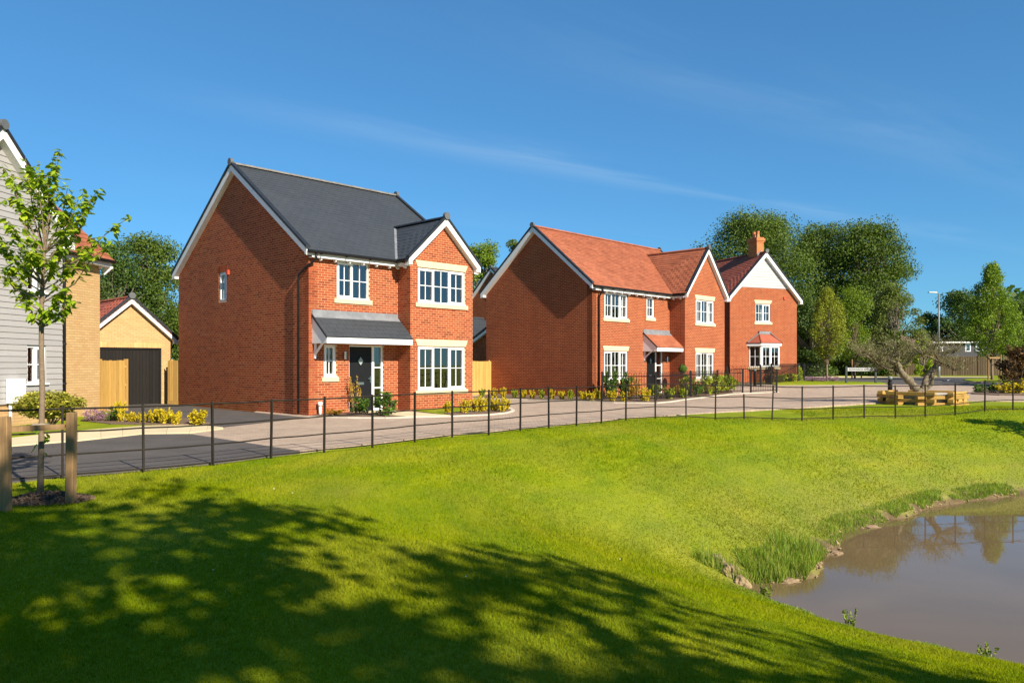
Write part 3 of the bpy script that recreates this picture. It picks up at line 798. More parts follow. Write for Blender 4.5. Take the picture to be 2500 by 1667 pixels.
def tiles(root, roof, E, A, La, B, Lb, mat, tw, gauge, n_single=0, keep=None, thick=0.009, name='roof_tile', first=0.0):
    """tiles laid in courses on a slope: E eave corner, A along the eave, B up the slope"""
    E = Vector(E); A = Vector(A).normalized(); B = Vector(B).normalized(); N = A.cross(B)
    if N.z < 0: N = -N
    rows = int(Lb / gauge) + 1; L = gauge * 1.28; P = []
    for r in range(rows):
        t = r * gauge; off = (r % 2) * tw * 0.5; s = -off
        while s < La - 0.01:
            a, b = max(s, 0), min(s + tw, La); c = min(t + L, Lb)
            if b - a > 0.02 and c - t > 0.02 and (keep is None or keep(E + A * ((a + b) / 2) + B * ((t + c) / 2))):
                P.append((a + 0.003, b - 0.003, t, c))
            s += tw
    Mw = Matrix.Translation(root.location) @ Matrix.Rotation(root.rotation_euler.z, 4, 'Z')
    P.sort(key=lambda q: ((Mw @ (E + A * q[0] + B * q[2])) - Vector((0, 0, CAMZ))).length)
    rnd = random.Random(9)
    me_u = unit_box(mat); lift = thick + 0.004
    Vv, Ff = [], []
    for i, (a, b, t, c) in enumerate(P):
        l0 = lift * (1.0 + rnd.uniform(-0.12, 0.2)); l1 = 0.003
        p0 = E + A * a + B * t + N * l0; Xv = A * (b - a); Yv = B * (c - t) + N * (l1 - l0); Zv = N * thick
        if i < n_single:
            o = bpy.data.objects.new(name, me_u); o.parent = roof
            if Xv.cross(Yv).dot(Zv) < 0: p0 = p0 + Xv; Xv = -Xv
            o.matrix_local = Matrix(((Xv.x, Yv.x, Zv.x, p0.x), (Xv.y, Yv.y, Zv.y, p0.y), (Xv.z, Yv.z, Zv.z, p0.z), (0, 0, 0, 1)))
            COL.objects.link(o)
        else:
            k = len(Vv)
            c8 = [p0, p0 + Xv, p0 + Xv + Yv, p0 + Yv]; c8 += [q + Zv for q in c8]
            Vv += [tuple(q) for q in c8]
            fl = [(k + 4, k + 5, k + 6, k + 7), (k, k + 1, k + 5, k + 4), (k, k + 4, k + 7, k + 3), (k + 1, k + 2, k + 6, k + 5)]
            if Xv.cross(Yv).dot(Zv) < 0: fl = [q_[::-1] for q_ in fl]
            Ff += fl
    if Vv: tag(link('tile_courses', np_mesh('tile_courses', np.array(Vv), np.array(Ff), mat), roof), kind='stuff')

def slope_slab(m_, pts, t=0.05):
    """slab under a roof slope from a planar 3-D polygon (top face given)"""
    pts = [Vector(p) for p in pts]
    n = (pts[1] - pts[0]).cross(pts[2] - pts[0]).normalized()
    if n.z < 0: n = -n
    k = len(m_.v); q = len(pts)
    m_.v += [tuple(p) for p in pts] + [tuple(p - n * t) for p in pts]
    m_.f.append(tuple(range(k, k + q))); m_.f.append(tuple(range(k + 2 * q - 1, k + q - 1, -1)))
    for i in range(q):
        j = (i + 1) % q
        m_.f.append((k + i, k + q + i, k + q + j, k + j))

def ridge(roof, p, q, mat, piece=0.45, r=0.10, name='ridge_tile', cap=None):
    """half-round ridge tiles laid end to end"""
    p = Vector(p); q = Vector(q); d = (q - p).normalized(); n = max(1, round((q - p).length / piece)); st = (q - p) / n
    side = d.cross(Vector((0, 0, 1))).normalized()
    for i in range(n):
        m_ = MB(); a = p + st * i; b = a + st * 0.985; pr = []
        rr = r * (1.0 + 0.04 * (i % 2))
        for k in range(7):
            t = math.pi * k / 6
            pr.append((math.cos(t) * rr * 1.1, math.sin(t) * rr * 0.85 - 0.03))
        k0 = len(m_.v)
        for e in (a, b):
            for u, v in pr: w_ = e + side * u + Vector((0, 0, v)); m_.v.append(tuple(w_))
        nn = len(pr)
        for k in range(nn - 1): m_.f.append((k0 + k, k0 + k + 1, k0 + nn + k + 1, k0 + nn + k))
        m_.f.append(tuple(range(k0, k0 + nn))); m_.f.append(tuple(range(k0 + nn, k0 + 2 * nn)))
        m_.build(name, mat, roof)

def gable_trim(roof, fr, sc, hs, zt, za, over, dep=0.21, verge=True, mats=('white', 'verge'), cap=True, ends=(1, 1)):
    """barge boards, dark verge capping and soffit of a gable: tips at sc -+ hs (top zt), apex top za; over = projection"""
    W, K = M[mats[0]], M[mats[1]]
    sl = (za - zt) / hs
    for sgn, on in ((-1, ends[0]), (1, ends[1])):
        if not on: continue
        tip = sc + sgn * hs
        m_ = MB(); m_.poly([(tip, zt - dep), (tip, zt), (sc + sgn * 0.002, za), (sc + sgn * 0.002, za - dep * 1.12)], over - 0.03, over, fr); m_.build('bargeboard', W, roof)
        m_ = MB(); m_.poly([(tip, zt - dep), (tip - sgn * 0.0, zt - dep + 0.025), (sc + sgn * 0.002, za - dep * 1.12 + 0.025), (sc + sgn * 0.002, za - dep * 1.12)], 0.0, over - 0.031, fr); m_.build('soffit_board', W, roof)
        m_ = MB(); m_.box(min(tip, tip - sgn * 0.16), max(tip, tip - sgn * 0.16), -0.02, over - 0.032, zt - dep + 0.028, zt - 0.03, fr); m_.build('box_end', W, roof)
        if verge:
            e = tip + sgn * 0.03
            m_ = MB(); m_.poly([(e, zt - 0.03 * sl + 0.003), (e, zt + 0.075), (sc + sgn * 0.002, za + 0.105), (sc + sgn * 0.002, za + 0.003)], over - 0.11, over + 0.035, fr); m_.build('verge_capping', K, roof)
    if cap:
        m_ = MB(); n = 14
        m_.poly([(sc + 0.125 * math.cos(2 * math.pi * k / n), za + 0.075 + 0.125 * math.sin(2 * math.pi * k / n)) for k in range(n)], over - 0.05, over + 0.06, fr)
        m_.build('ridge_end_cap', M['capgrey'], roof)

def gutter(parent, p, q, out, r=0.055, brackets=0.9, feet=True, foot_z=0.0, mat='black'):
    """black half-round gutter from p to q (its back top edge), 'out' away from the wall"""
    p = Vector(p); q = Vector(q); out = Vector(out); d = (q - p)
    prof = [(0, 0), (0, -0.045), (0.02, -0.085), (0.06, -0.10), (0.10, -0.085), (0.12, -0.045), (0.12, 0.0)]
    m_ = MB(); n = len(prof)
    for e in (p, q):
        for o, z in prof: w_ = e + out * o + Vector((0, 0, z)); m_.v.append(tuple(w_))
    for k in range(n): m_.f.append((k, (k + 1) % n, n + (k + 1) % n, n + k))
    m_.f.append(tuple(range(n))); m_.f.append(tuple(range(n, 2 * n)))
    g = m_.build('gutter', M[mat], parent)
    nb = int(d.length / brackets)
    e = d.normalized()
    for i in range(nb):
        c = p + e * (brackets * (i + 0.5))
        m_ = MB(); fr = Fr(c, e, out); m_.box(-0.015, 0.015, -0.002, 0.128, -0.112, -0.07, fr); m_.build('gutter_bracket', M[mat], g)

def rafter_feet(parent, fr, s0, s1, z, step=0.82, o1=0.16):
    s = s0
    while s < s1:
        m_ = MB(); m_.poly([(0.03, z - 0.05), (0.07, z - 0.085), (o1 - 0.02, z - 0.06), (o1, z - 0.005), (0.03, z - 0.005)], -0.025, 0.025, Fr(fr(s, 0, 0), fr.O, fr.S)); m_.build('rafter_foot', M['white'], parent)
        s += step

def pipe(parent, pts, r=0.034, name='downpipe', mat='black', collars=True):
    m_ = MB(); m_.tube(pts, r, 8); o = m_.build(name, M[mat], parent, True)
    if collars:
        a, b = Vector(pts[-2]), Vector(pts[-1])
        for k in range(1, 4):
            c = a.lerp(b, k / 4 + 0.02)
            m_ = MB(); m_.tube([c, c + Vector((0, 0, 0.05))], r * 1.35, 8); m_.build('pipe_collar', M[mat], o)
    return o

def window(parent, fr, s0, s1, z0, z1, lights, rows=2, sill=True, lintel=0.0, o=-0.045, bars=True, obscured=False, handle=True, room=None, sill_over=0.11, transom=None):
    """white casement window; lights = [(share of width, glazing columns, is_casement)]"""
    U = M['upvc']; f = 0.05
    m_ = MB()
    m_.box(s0, s1, o - 0.07, o, z0, z0 + f, fr); m_.box(s0, s1, o - 0.07, o, z1 - f, z1, fr)
    m_.box(s0, s0 + f, o - 0.07, o, z0 + f, z1 - f, fr); m_.box(s1 - f, s1, o - 0.07, o, z0 + f, z1 - f, fr)
    tot = sum(l[0] for l in lights); s = s0 + f; W = s1 - s0 - 2 * f - 0.04 * (len(lights) - 1); cells = []
    for i, (sh, nc, cs) in enumerate(lights):
        w_ = W * sh / tot
        cells.append((s, s + w_, nc, cs)); s += w_
        if i < len(lights) - 1: m_.box(s, s + 0.04, o - 0.068, o - 0.002, z0 + f, z1 - f, fr); s += 0.04
    win = m_.build('window', U, parent)
    for a, b, nc, cs in cells:
        c, d = z0 + f, z1 - f
        if cs:
            g = 0.05; m_ = MB(); oo = o + 0.018
            m_.box(a + 0.003, b - 0.003, oo - 0.06, oo, c + 0.003, c + g, fr); m_.box(a + 0.003, b - 0.003, oo - 0.06, oo, d - g, d - 0.003, fr)
            m_.box(a + 0.003, a + g, oo - 0.06, oo, c + g, d - g, fr); m_.box(b - g, b - 0.003, oo - 0.06, oo, c + g, d - g, fr)
            m_.build('casement', U, win)
            a, b, c, d = a + g, b - g, c + g, d - g
        nr = rows
        m_ = MB(); hb = 0.011
        for k in range(1, nc): x = a + (b - a) * k / nc; m_.box(x - hb, x + hb, o - 0.052, o - 0.022, c, d, fr)
        for k in range(1, nr):
            z = c + (d - c) * k / nr
            for kk in range(nc):
                xa = a + (b - a) * kk / nc + (hb if kk else 0); xb = a + (b - a) * (kk + 1) / nc - (hb if kk < nc - 1 else 0)
                m_.box(xa, xb, o - 0.051, o - 0.023, z - hb, z + hb, fr)
        if m_.v: m_.build('glazing_bar', U, win)
        for k in range(nc):
            for r in range(nr):
                xa, xb = a + (b - a) * k / nc, a + (b - a) * (k + 1) / nc; za, zb = c + (d - c) * r / nr, c + (d - c) * (r + 1) / nr
                me = np_mesh('pane', np.array([fr(xa, o - 0.045, za), fr(xb, o - 0.045, za), fr(xb, o - 0.045, zb), fr(xa, o - 0.045, zb)]), np.array([[0, 1, 2, 3]]), M['blockedglass'] if obscured else M['glass'])
                link('pane', me, win)
    if sill:
        m_ = MB(); m_.box(s0 - sill_over, s1 + sill_over, -0.09, 0.045, z0 - 0.15, z0 - 0.004, fr); m_.build('sill', M['stone'], win, bevel=0.008)
        m_ = MB(); m_.box(s0 - 0.005, s1 + 0.02, o, 0.02, z0 - 0.0035, z0 + 0.028, fr); m_.build('drip_sill', U, win)
    if lintel:
        g = 0.11; n = 3 if s1 - s0 > 1.5 else 1
        for k in range(n):
            def X(t, top): return (s0 - (g if top else 0.015)) + ((s1 + (g if top else 0.015)) - (s0 - (g if top else 0.015))) * t
            if n == 3: ts = (0, 1 / 3, 2 / 3, 1)
            else: ts = (0, 1)
            ta, tb = ts[k], ts[k + 1]
            mid = lambda t: (s0 + s1) / 2 + (t - 0.5) * (s1 - s0 + 0.1)
            xa0, xa1 = (X(0, 0), X(0, 1)) if ta == 0 else (mid(ta) + 0.002,) * 2
            xb0, xb1 = (X(1, 0), X(1, 1)) if tb == 1 else (mid(tb) - 0.002,) * 2
            m_ = MB(); m_.poly([(xa0, z1 + 0.012), (xb0, z1 + 0.012), (xb1, z1 + 0.012 + lintel), (xa1, z1 + 0.012 + lintel)], -0.09, 0.014, fr); m_.build('lintel', M['stone'], win)
    if handle:
        a, b, nc, cs = cells[0]
        m_ = MB(); m_.box(b - 0.035, b - 0.012, o + 0.018, o + 0.03, (z0 + z1) / 2 - 0.06, (z0 + z1) / 2 + 0.05, fr); m_.build('handle', M['upvc'], win)
    return win

def front_door(parent, fr, s0, s1, z0, z1, side, lit=True):
    """black panelled door with a white frame and a glazed side light; side = (start, end) of the side light"""
    U = M['upvc']; o = -0.06; f = 0.05
    m_ = MB()
    m_.box(s0, s0 + f, o - 0.08, o, z0, z1, fr); m_.box(s1 - f, s1, o - 0.08, o, z0, z1, fr); m_.box(s0 + f, s1 - f, o - 0.08, o, z1 - f, z1, fr)
    m_.box(side[0] - 0.09, side[0], o - 0.08, o - 0.001, z0, z1 - f, fr)
    m_.box(side[0], s1 - f, o - 0.08, o - 0.002, z0, z0 + 0.08, fr)
    for k in (1, 2): z = z0 + 0.08 + (z1 - f - z0 - 0.08) * k / 3; m_.box(side[0], s1 - f, o - 0.07, o - 0.015, z - 0.02, z + 0.02, fr)
    door = m_.build('door', U, parent)
    a, b = s0 + f + 0.004, side[0] - 0.094
    m_ = MB(); m_.box(a, b, o - 0.065, o - 0.02, z0 + 0.02, z1 - f - 0.004, fr); m_.build('door_leaf', M['door'], door)
    w_ = b - a
    for k in range(1, 8):
        x = a + w_ * k / 8; m_ = MB(); m_.box(x - 0.004, x + 0.004, o - 0.02, o - 0.0185, z0 + 0.04, z1 - f - 0.02, fr); m_.build('door_groove', M['black'], door)
    cx_, cz_ = (a + b) / 2, z0 + 1.62
    m_ = MB(); m_.poly([(cx_ - 0.13, cz_), (cx_, cz_ - 0.17), (cx_ + 0.13, cz_), (cx_, cz_ + 0.17)], o - 0.02, o - 0.006, fr); m_.build('door_light_frame', M['black'], door)
    m_ = MB(); m_.poly([(cx_ - 0.10, cz_), (cx_, cz_ - 0.135), (cx_ + 0.10, cz_), (cx_, cz_ + 0.135)], o - 0.012, o - 0.002, fr); m_.build('door_light', M['blockedglass'], door)
    m_ = MB(); m_.box(cx_ - 0.13, cx_ + 0.13, o - 0.02, o - 0.008, z0 + 0.86, z0 + 0.94, fr); m_.build('letter_plate', M['chrome'], door)
    m_ = MB(); m_.box(b - 0.06, b - 0.035, o - 0.02, o - 0.01, z0 + 0.92, z0 + 1.13, fr); m_.box(b - 0.16, b - 0.03, o + 0.02, o + 0.035, z0 + 1.04, z0 + 1.065, fr); m_.box(b - 0.055, b - 0.04, o - 0.01, o + 0.02, z0 + 1.04, z0 + 1.065, fr); m_.build('door_handle', M['chrome'], door)
    m_ = MB(); m_.box(s0, s1, o - 0.05, o + 0.03, z0 - 0.03, z0 + 0.018, fr); m_.build('threshold', M['chrome'], door)
    for k in range(3):
        za = z0 + 0.08 + (z1 - f - z0 - 0.08) * k / 3; zb = z0 + 0.08 + (z1 - f - z0 - 0.08) * (k + 1) / 3
        link('pane', np_mesh('pane', np.array([fr(side[0], o - 0.05, za), fr(s1 - f, o - 0.05, za), fr(s1 - f, o - 0.05, zb), fr(side[0], o - 0.05, zb)]), np.array([[0, 1, 2, 3]]), M['glass']), door)
    return door

def canopy(root, fr, s0, s1, w_, zb, zt, zwall, mat, singles, tw, gauge, tname):
    """lean-to porch roof: fascia bottom zb, top zt at projection w_, roof meets the wall at zwall"""
    m_ = MB(); slope_slab(m_, [fr(s0, w_, zt), fr(s1, w_, zt), fr(s1, 0.0, zwall), fr(s0, 0.0, zwall)], 0.03)
    can = m_.build('porch_roof', M['verge'], root)
    e = Vector(fr(s0 - 0.01, w_ + 0.03, zt - 0.012)); A = fr.S; B = Vector(fr(s0, 0, zwall)) - Vector(fr(s0, w_, zt))
    tiles(root, can, e, A, s1 - s0 + 0.02, B, B.length + 0.03, mat, tw, gauge, singles, name=tname)
    m_ = MB(); m_.box(s0, s1, w_ - 0.025, w_, zb, zt - 0.02, fr); m_.build('fascia', M['white'], can)
    m_ = MB(); m_.box(s0 + 0.01, s1 - 0.002, 0.0, w_ - 0.026, zb + 0.012, zb + 0.03, fr); m_.build('soffit', M['white'], can)
    fr2 = Fr(fr(s0, 0, 0), fr.O, fr.S)
    m_ = MB(); m_.poly([(0.0, zb), (w_, zb), (w_, zt - 0.03), (0.0, zwall - 0.045)], 0.0, 0.02, fr2); m_.build('cheek', M['white'], can)
    m_ = MB(); m_.poly([(0.0, zwall - 0.05), (w_ + 0.03, zt - 0.05), (w_ + 0.03, zt + 0.02), (0.0, zwall + 0.03)], -0.03, -0.001, fr2); m_.build('verge_capping', M['verge'], can)
    m_ = MB(); m_.box(s0, s1, 0.0, 0.022, zwall - 0.02, zwall + 0.16, fr)
    sl = (zwall - zt) / w_
    m_.poly([(0.0, zwall + 0.0), (0.15, zwall - 0.15 * sl), (0.15, zwall - 0.15 * sl + 0.045), (0.0, zwall + 0.045)], 0.0, s1 - s0, fr2)
    m_.build('lead_flashing', M['lead'], can)
    m_ = MB(); fr3 = Fr(fr(s0 + 0.06, 0, 0), fr.O, fr.S)
    m_.box(0.0, 0.06, 0.0, 0.06, zb - 0.46, zb - 0.001, fr3)
    m_.poly([(0.06, zb - 0.34), (0.06, zb - 0.26), (0.40, zb - 0.001), (0.48, zb - 0.001)], 0.0, 0.05, fr3)
    m_.build('gallows_bracket', M['white'], can)
    return can

def wall_light(root, fr, s, z):
    m_ = MB(); m_.box(s - 0.04, s + 0.04, 0.0, 0.035, z + 0.05, z + 0.16, fr); m_.tube([fr(s, 0.075, z), fr(s, 0.075, z + 0.24)], 0.042, 10)
    m_.build('wall_light', M['chrome'], root)

def rooms(root, x0, x1, y0, y1, z0, part=2.6, floors=(0.05, 2.75)):
    m_ = MB()
    for f in floors: m_.box(x0, x1, y0, y1, z0 + f - 0.2, z0 + f)
    m_.build('floor', M['carpet'], root)
    m_ = MB(); m_.box(x0, x1, y0 + part, y0 + part + 0.1, z0, z0 + 5.0)
    m_.box((x0 + x1) / 2, (x0 + x1) / 2 + 0.1, y0, y0 + part, z0, z0 + 5.0)
    m_.box(x0, x1, y0, y1, z0 + 5.0, z0 + 5.05)
    m_.build('partition', M['interior'], root)

def curtains(root, fr, s0, s1, z0, z1, which='both', w_=0.22):
    for sd in ((s0, 1), (s1, -1)):
        if which == 'left' and sd[1] < 0 or which == 'right' and sd[1] > 0: continue
        pts = [(sd[0] + sd[1] * w_ * k / 8, -0.22 - 0.025 * (k % 2)) for k in range(9)]
        Vv = []; Ff = []
        for x, o in pts: Vv += [fr(x, o, z0 - 0.1), fr(x, o, z1 + 0.1)]
        for k in range(8): Ff.append((2 * k, 2 * k + 2, 2 * k + 3, 2 * k + 1))
        link('curtain', np_mesh('curtain', np.array(Vv), np.array(Ff), M['curtain']), root)
# ------------------------------------------------------------------ near red brick house with slate roof
def two_storey(root, W, D, eave, slope, hs_over, bay, wallmat, roofmat, tmat, side_ops=(), front_ops=(), bay_ops=(), bricks=False):
    """main body + projecting gabled bay; returns the frames"""
    bu0, bu1, bp = bay
    fF = Fr((0, 0, 0), (1, 0, 0), (0, -1, 0)); fG = Fr((0, 0, 0), (0, 1, 0), (-1, 0, 0))
    fB = Fr((0, -bp, 0), (1, 0, 0), (0, -1, 0)); fRt = Fr((bu0, -bp, 0), (0, 1, 0), (-1, 0, 0))
    zr = eave + 0.05; za = zr + slope * D / 2
    om = -0.0008 if bricks else 0.0
    wm = M['mortar'] if bricks else wallmat
    m_ = MB(); wall_mesh(m_, fF, 0.0008 if bricks else 0, W, -0.4, zr, list(front_ops) + [(bu0 + 0.15, bu1 - 0.15, 0.1, 2.55), (bu0 + 0.15, bu1 - 0.15, 2.8, 4.9)], om)
    wf = m_.build('wall', wm, root)
    m_ = MB(); wall_mesh(m_, fG, 0.0 if not bricks else 0.0008, D, -0.4, zr, side_ops, om - (0 if bricks else 0), -0.295, gable=(D / 2, D / 2 - 0.008, zr, za)); wg = m_.build('wall', wm, root)
    m_ = MB(); wall_mesh(m_, fB, bu0 + (0.0008 if bricks else 0), bu1, -0.4, zr, bay_ops, om, -0.25, gable=((bu0 + bu1) / 2, (bu1 - bu0) / 2 - 0.01, zr, zr + (bu1 - bu0) / 2 * bay_slope(root)))
    wb = m_.build('wall', wm, root)
    m_ = MB(); wall_mesh(m_, fRt, 0.26, bp - 0.001, -0.4, zr, (), om, -0.24); wall_mesh(m_, Fr((bu1, -bp, 0), (0, 1, 0), (1, 0, 0)), 0.26, bp - 0.001, -0.4, zr, (), 0.0, -0.24)
    wr = m_.build('wall', wm, root)
    m_ = MB(); wall_mesh(m_, Fr((W, 0, 0), (0, 1, 0), (1, 0, 0)), 0.002, D, -0.4, zr, (), 0.0, -0.29, gable=(D / 2, D / 2 - 0.01, zr, za)); m_.build('wall', wallmat, root)
    m_ = MB(); wall_mesh(m_, Fr((0, D, 0), (1, 0, 0), (0, 1, 0)), 0.02, W - 0.02, -0.4, zr, (), 0.0, -0.29); m_.build('wall', wallmat, root)
    return fF, fG, fB, fRt, wf, wg, wb, wr
BAYS = {}
def bay_slope(root): return BAYS[root.name]

h1 = house('brick_house', -6.177, 23.332, 0.0, TH, 'red brick house with dark slate roof, nearest of the detached brick houses')
BAYS[h1.name] = 0.94
W1_, D1_ = 6.75, 9.414
op_f = [(1.0, 2.216, 3.625, 4.80), (0.534, 0.98, 1.165, 2.17), (1.452, 2.797, 0.04, 2.17)]
op_g = [(5.40, 6.0, 3.79, 4.83)]
op_b = [(3.705, 5.83, 3.615, 4.79), (3.705, 5.83, 0.695, 2.163)]
fF, fG, fB, fRt, wf, wg, wb, wr = two_storey(h1, W1_, D1_, 5.05, 0.696, 0.18, (3.378, 6.19, 0.667), M['redbrick'], M['slate'], M['slate'], op_g, op_f, op_b, True)
apx = (5.10, 5.10 + 0.696 * D1_ / 2)
lay_bricks(h1, [(fF, 0.0, 3.378, -0.225, 5.04, op_f, 0, None)], wf, 120, M['brick'])
lay_bricks(h1, [(fG, 0.0, D1_, -0.225, apx[1], op_g, 1, (D1_ / 2, D1_ / 2, apx[0], apx[1]))], wg, 80, M['brick'])
lay_bricks(h1, [(fB, 3.378, 6.19, -0.225, 6.4, op_b, 0, (4.784, 1.406, 5.10, 5.10 + 1.406 * 0.94))], wb, 80, M['brick'])
lay_bricks(h1, [(fRt, 0.0, 0.667, -0.225, 5.04, (), 1, None)], wr, 20, M['brick'])
zf = lambda v: 5.176 + 0.696 * v
m_ = MB()
slope_slab(m_, [(-0.15, -0.25, zf(-0.25)), (W1_ + 0.15, -0.25, zf(-0.25)), (W1_ + 0.15, D1_ / 2, zf(D1_ / 2)), (-0.15, D1_ / 2, zf(D1_ / 2))])
slope_slab(m_, [(-0.15, D1_ + 0.25, zf(-0.25)), (W1_ + 0.15, D1_ + 0.25, zf(-0.25)), (W1_ + 0.15, D1_ / 2 + 0.002, zf(D1_ / 2)), (-0.15, D1_ / 2 + 0.002, zf(D1_ / 2))])
rf = m_.build('roof', M['slate'], h1)
tiles(h1, rf, (-0.16, -0.29, zf(-0.29)), (1, 0, 0), W1_ + 0.32, (0, 1, 0.696), (D1_ / 2 + 0.27) * 1.2184, M['slate'], 0.30, 0.205, 225, name='slate')
ridge(rf, (-0.14, D1_ / 2, zf(D1_ / 2) + 0.03), (W1_ + 0.15, D1_ / 2, zf(D1_ / 2) + 0.03), M['ridge_grey'])
gable_trim(rf, fG, D1_ / 2, D1_ / 2 + 0.18, 5.055, 8.454, 0.18)
gable_trim(rf, Fr((W1_, 0, 0), (0, 1, 0), (1, 0, 0)), D1_ / 2, D1_ / 2 + 0.18, 5.055, 8.454, 0.18)
m_ = MB()
slope_slab(m_, [(3.177, -0.85, 5.02), (4.784, -0.85, 6.53), (4.784, 1.96, 6.53), (3.177, -0.21, 5.02)])
slope_slab(m_, [(6.391, -0.85, 5.02), (4.786, -0.85, 6.53), (4.786, 1.96, 6.53), (6.391, -0.21, 5.02)])
rfb = m_.build('roof', M['slate'], h1)
tiles(h1, rfb, (3.15, -0.85, 5.0), (0, 1, 0), 2.85, (1, 0, 0.94), 2.24, M['slate'], 0.30, 0.205, 45, keep=lambda p: p.z > zf(p.y) - 0.05, name='slate')
ridge(rfb, (4.785, -0.84, 6.56), (4.785, 1.95, 6.56), M['verge'])
gable_trim(rfb, fB, 4.784, 1.607, 5.02, 6.53, 0.2, 0.22)
m_ = MB(); va, vb = Vector((3.16, -0.235, 5.03)), Vector((4.784, 1.95, 6.55)); e = (vb - va).normalized(); s = Vector((e.y, -e.x, 0)).normalized() * 0.06
k = [va - s, va + s, vb + s, vb - s]; m_.hexa([tuple(p + Vector((0, 0, 0.0))) for p in k] + [tuple(p + Vector((0, 0, 0.03))) for p in k]); m_.build('valley_flashing', M['lead'], rfb)
# eaves
m_ = MB(); m_.box(0.0, 3.36, 0.002, 0.20, 4.80, 4.82, fF); m_.box(0.0, 3.18, 0.18, 0.20, 4.822, 4.985, fF); m_.build('fascia', M['white'], rf)
m_ = MB(); m_.box(0.0, 0.56, 0.002, 0.17, 4.80, 4.82, fRt); m_.box(0.0, 0.47, 0.15, 0.17, 4.822, 4.96, fRt); m_.build('fascia', M['white'], rf)
gutter(rf, (-0.17, -0.215, 5.0), (3.13, -0.215, 5.0), (0, -1, 0))
gutter(rf, (3.19, -0.80, 4.99), (3.19, -0.30, 4.99), (-1, 0, 0), brackets=0.4)
rafter_feet(rf, fF, 0.36, 3.2, 4.80, 0.52)
rafter_feet(rf, fRt, 0.15, 0.6, 4.80, 0.4)
pipe(h1, [(0.10, -0.275, 4.90), (0.10, -0.275, 4.76), (0.02, -0.12, 4.62), (-0.08, 0.0, 4.52), (-0.085, 0.42, 4.30), (-0.085, 0.46, 4.18), (-0.085, 0.46, 0.03)])
# windows and door
window(h1, fF, 1.0, 2.216, 3.625, 4.80, [(1, 2, 1), (1.02, 2, 0)])
window(h1, fF, 0.534, 0.98, 1.165, 2.17, [(1, 2, 1)], sill_over=0.08)
window(h1, fB, 3.705, 5.83, 3.615, 4.79, [(1, 2, 1), (1, 2, 0), (1, 2, 1)], lintel=0.215)
window(h1, fB, 3.705, 5.83, 0.695, 2.163, [(1, 2, 1), (1, 2, 0), (1, 2, 1)], lintel=0.215)
wn_ = window(h1, fG, 5.40, 6.0, 3.79, 4.83, [(1, 1, 1)], rows=1, sill=False, obscured=True, handle=False)
m_ = MB()
for k in range(8): m_.box(5.34 + k * 0.09, 5.42 + k * 0.09, -0.05, 0.004, 4.84, 5.05, fG)
m_.build('soldier_course', M['brick'], wn_)
m_ = MB(); m_.box(5.17, 5.30, 0.0, 0.07, 4.70, 4.86, fG); m_.build('vent', M['redvent'], h1)
front_door(h1, fF, 1.452, 2.797, 0.04, 2.17, (2.46, 2.70))
canopy(h1, fF, 0.118, 3.372, 0.80, 2.19, 2.385, 3.07, M['slate'], 30, 0.30, 0.205, 'slate')
wall_light(h1, fF, 1.26, 1.72)
rooms(h1, 0.3, W1_ - 0.3, 0.32, D1_ - 0.3, 0.0, 2.9)
m_ = MB(); m_.box(0.008, W1_, 0.0, 0.02, -0.3, 0.02, Fr((0, -0.001, 0), (1, 0, 0), (0, -1, 0))); 
m_ = MB(); m_.tube([(-0.0, 0, 0), (0, 0, 0.34)], 0.045, 8); m_.tube([(0, 0, 0.30), (0, 0, 0.42)], 0.07, 8)
p = Matrix.Rotation(TH, 3, 'Z') @ Vector((0.30, -0.16, 0)) + Vector((-6.177, 23.332, 0))
o = m_.build('meter_post', M['upvc'], None, True); o.location = (p.x, p.y, G(p.x, p.y)); tag(o, 'short pale meter post at the corner of the near brick house', 'post')

# ------------------------------------------------------------------ second red brick house with red tile roof
h2 = house('brick_house', 3.591, 34.371, 0.08, TH, 'red brick house with orange tiled roof, middle of the brick houses')
BAYS[h2.name] = 1.136
W2_, D2_ = 10.45, 6.808
op_f = [(0.90, 2.722, 3.60, 4.776), (4.284, 4.953, 3.755, 4.773), (0.88, 2.72, 0.76, 2.094), (4.30, 5.745, 0.04, 2.14)]
op_b = [(7.38, 9.21, 3.60, 4.785), (7.37, 9.2, 0.75, 2.083)]
fF, fG, fB, fRt, wf, wg, wb, wr = two_storey(h2, W2_, D2_, 5.08, 0.832, 0.18, (6.333, 10.326, 0.891), M['redbrick'], M['tile'], M['tile'], (), op_f, op_b)
zf2 = lambda v: 5.205 + 0.832 * v
m_ = MB()
slope_slab(m_, [(-0.2, -0.25, zf2(-0.25)), (W2_ + 0.15, -0.25, zf2(-0.25)), (W2_ + 0.15, D2_ / 2, zf2(D2_ / 2)), (-0.2, D2_ / 2, zf2(D2_ / 2))])
slope_slab(m_, [(-0.2, D2_ + 0.25, zf2(-0.25)), (W2_ + 0.15, D2_ + 0.25, zf2(-0.25)), (W2_ + 0.15, D2_ / 2 + 0.002, zf2(D2_ / 2)), (-0.2, D2_ / 2 + 0.002, zf2(D2_ / 2))])
rf = m_.build('roof', M['tile'], h2)
tiles(h2, rf, (-0.22, -0.29, zf2(-0.29)), (1, 0, 0), W2_ + 0.37, (0, 1, 0.832), (D2_ / 2 + 0.27) * 1.301, M['tile'], 0.33, 0.150, 180, keep=lambda p: p.z > 5.05 + 1.136 * (2.13 - abs(p.x - 8.33)) - 0.12 or p.x < 6.3, thick=0.024)
ridge(rf, (-0.18, D2_ / 2, zf2(D2_ / 2) + 0.03), (W2_ + 0.15, D2_ / 2, zf2(D2_ / 2) + 0.03), M['tile'])
gable_trim(rf, fG, D2_ / 2, D2_ / 2 + 0.18, 5.055, 8.037, 0.24)
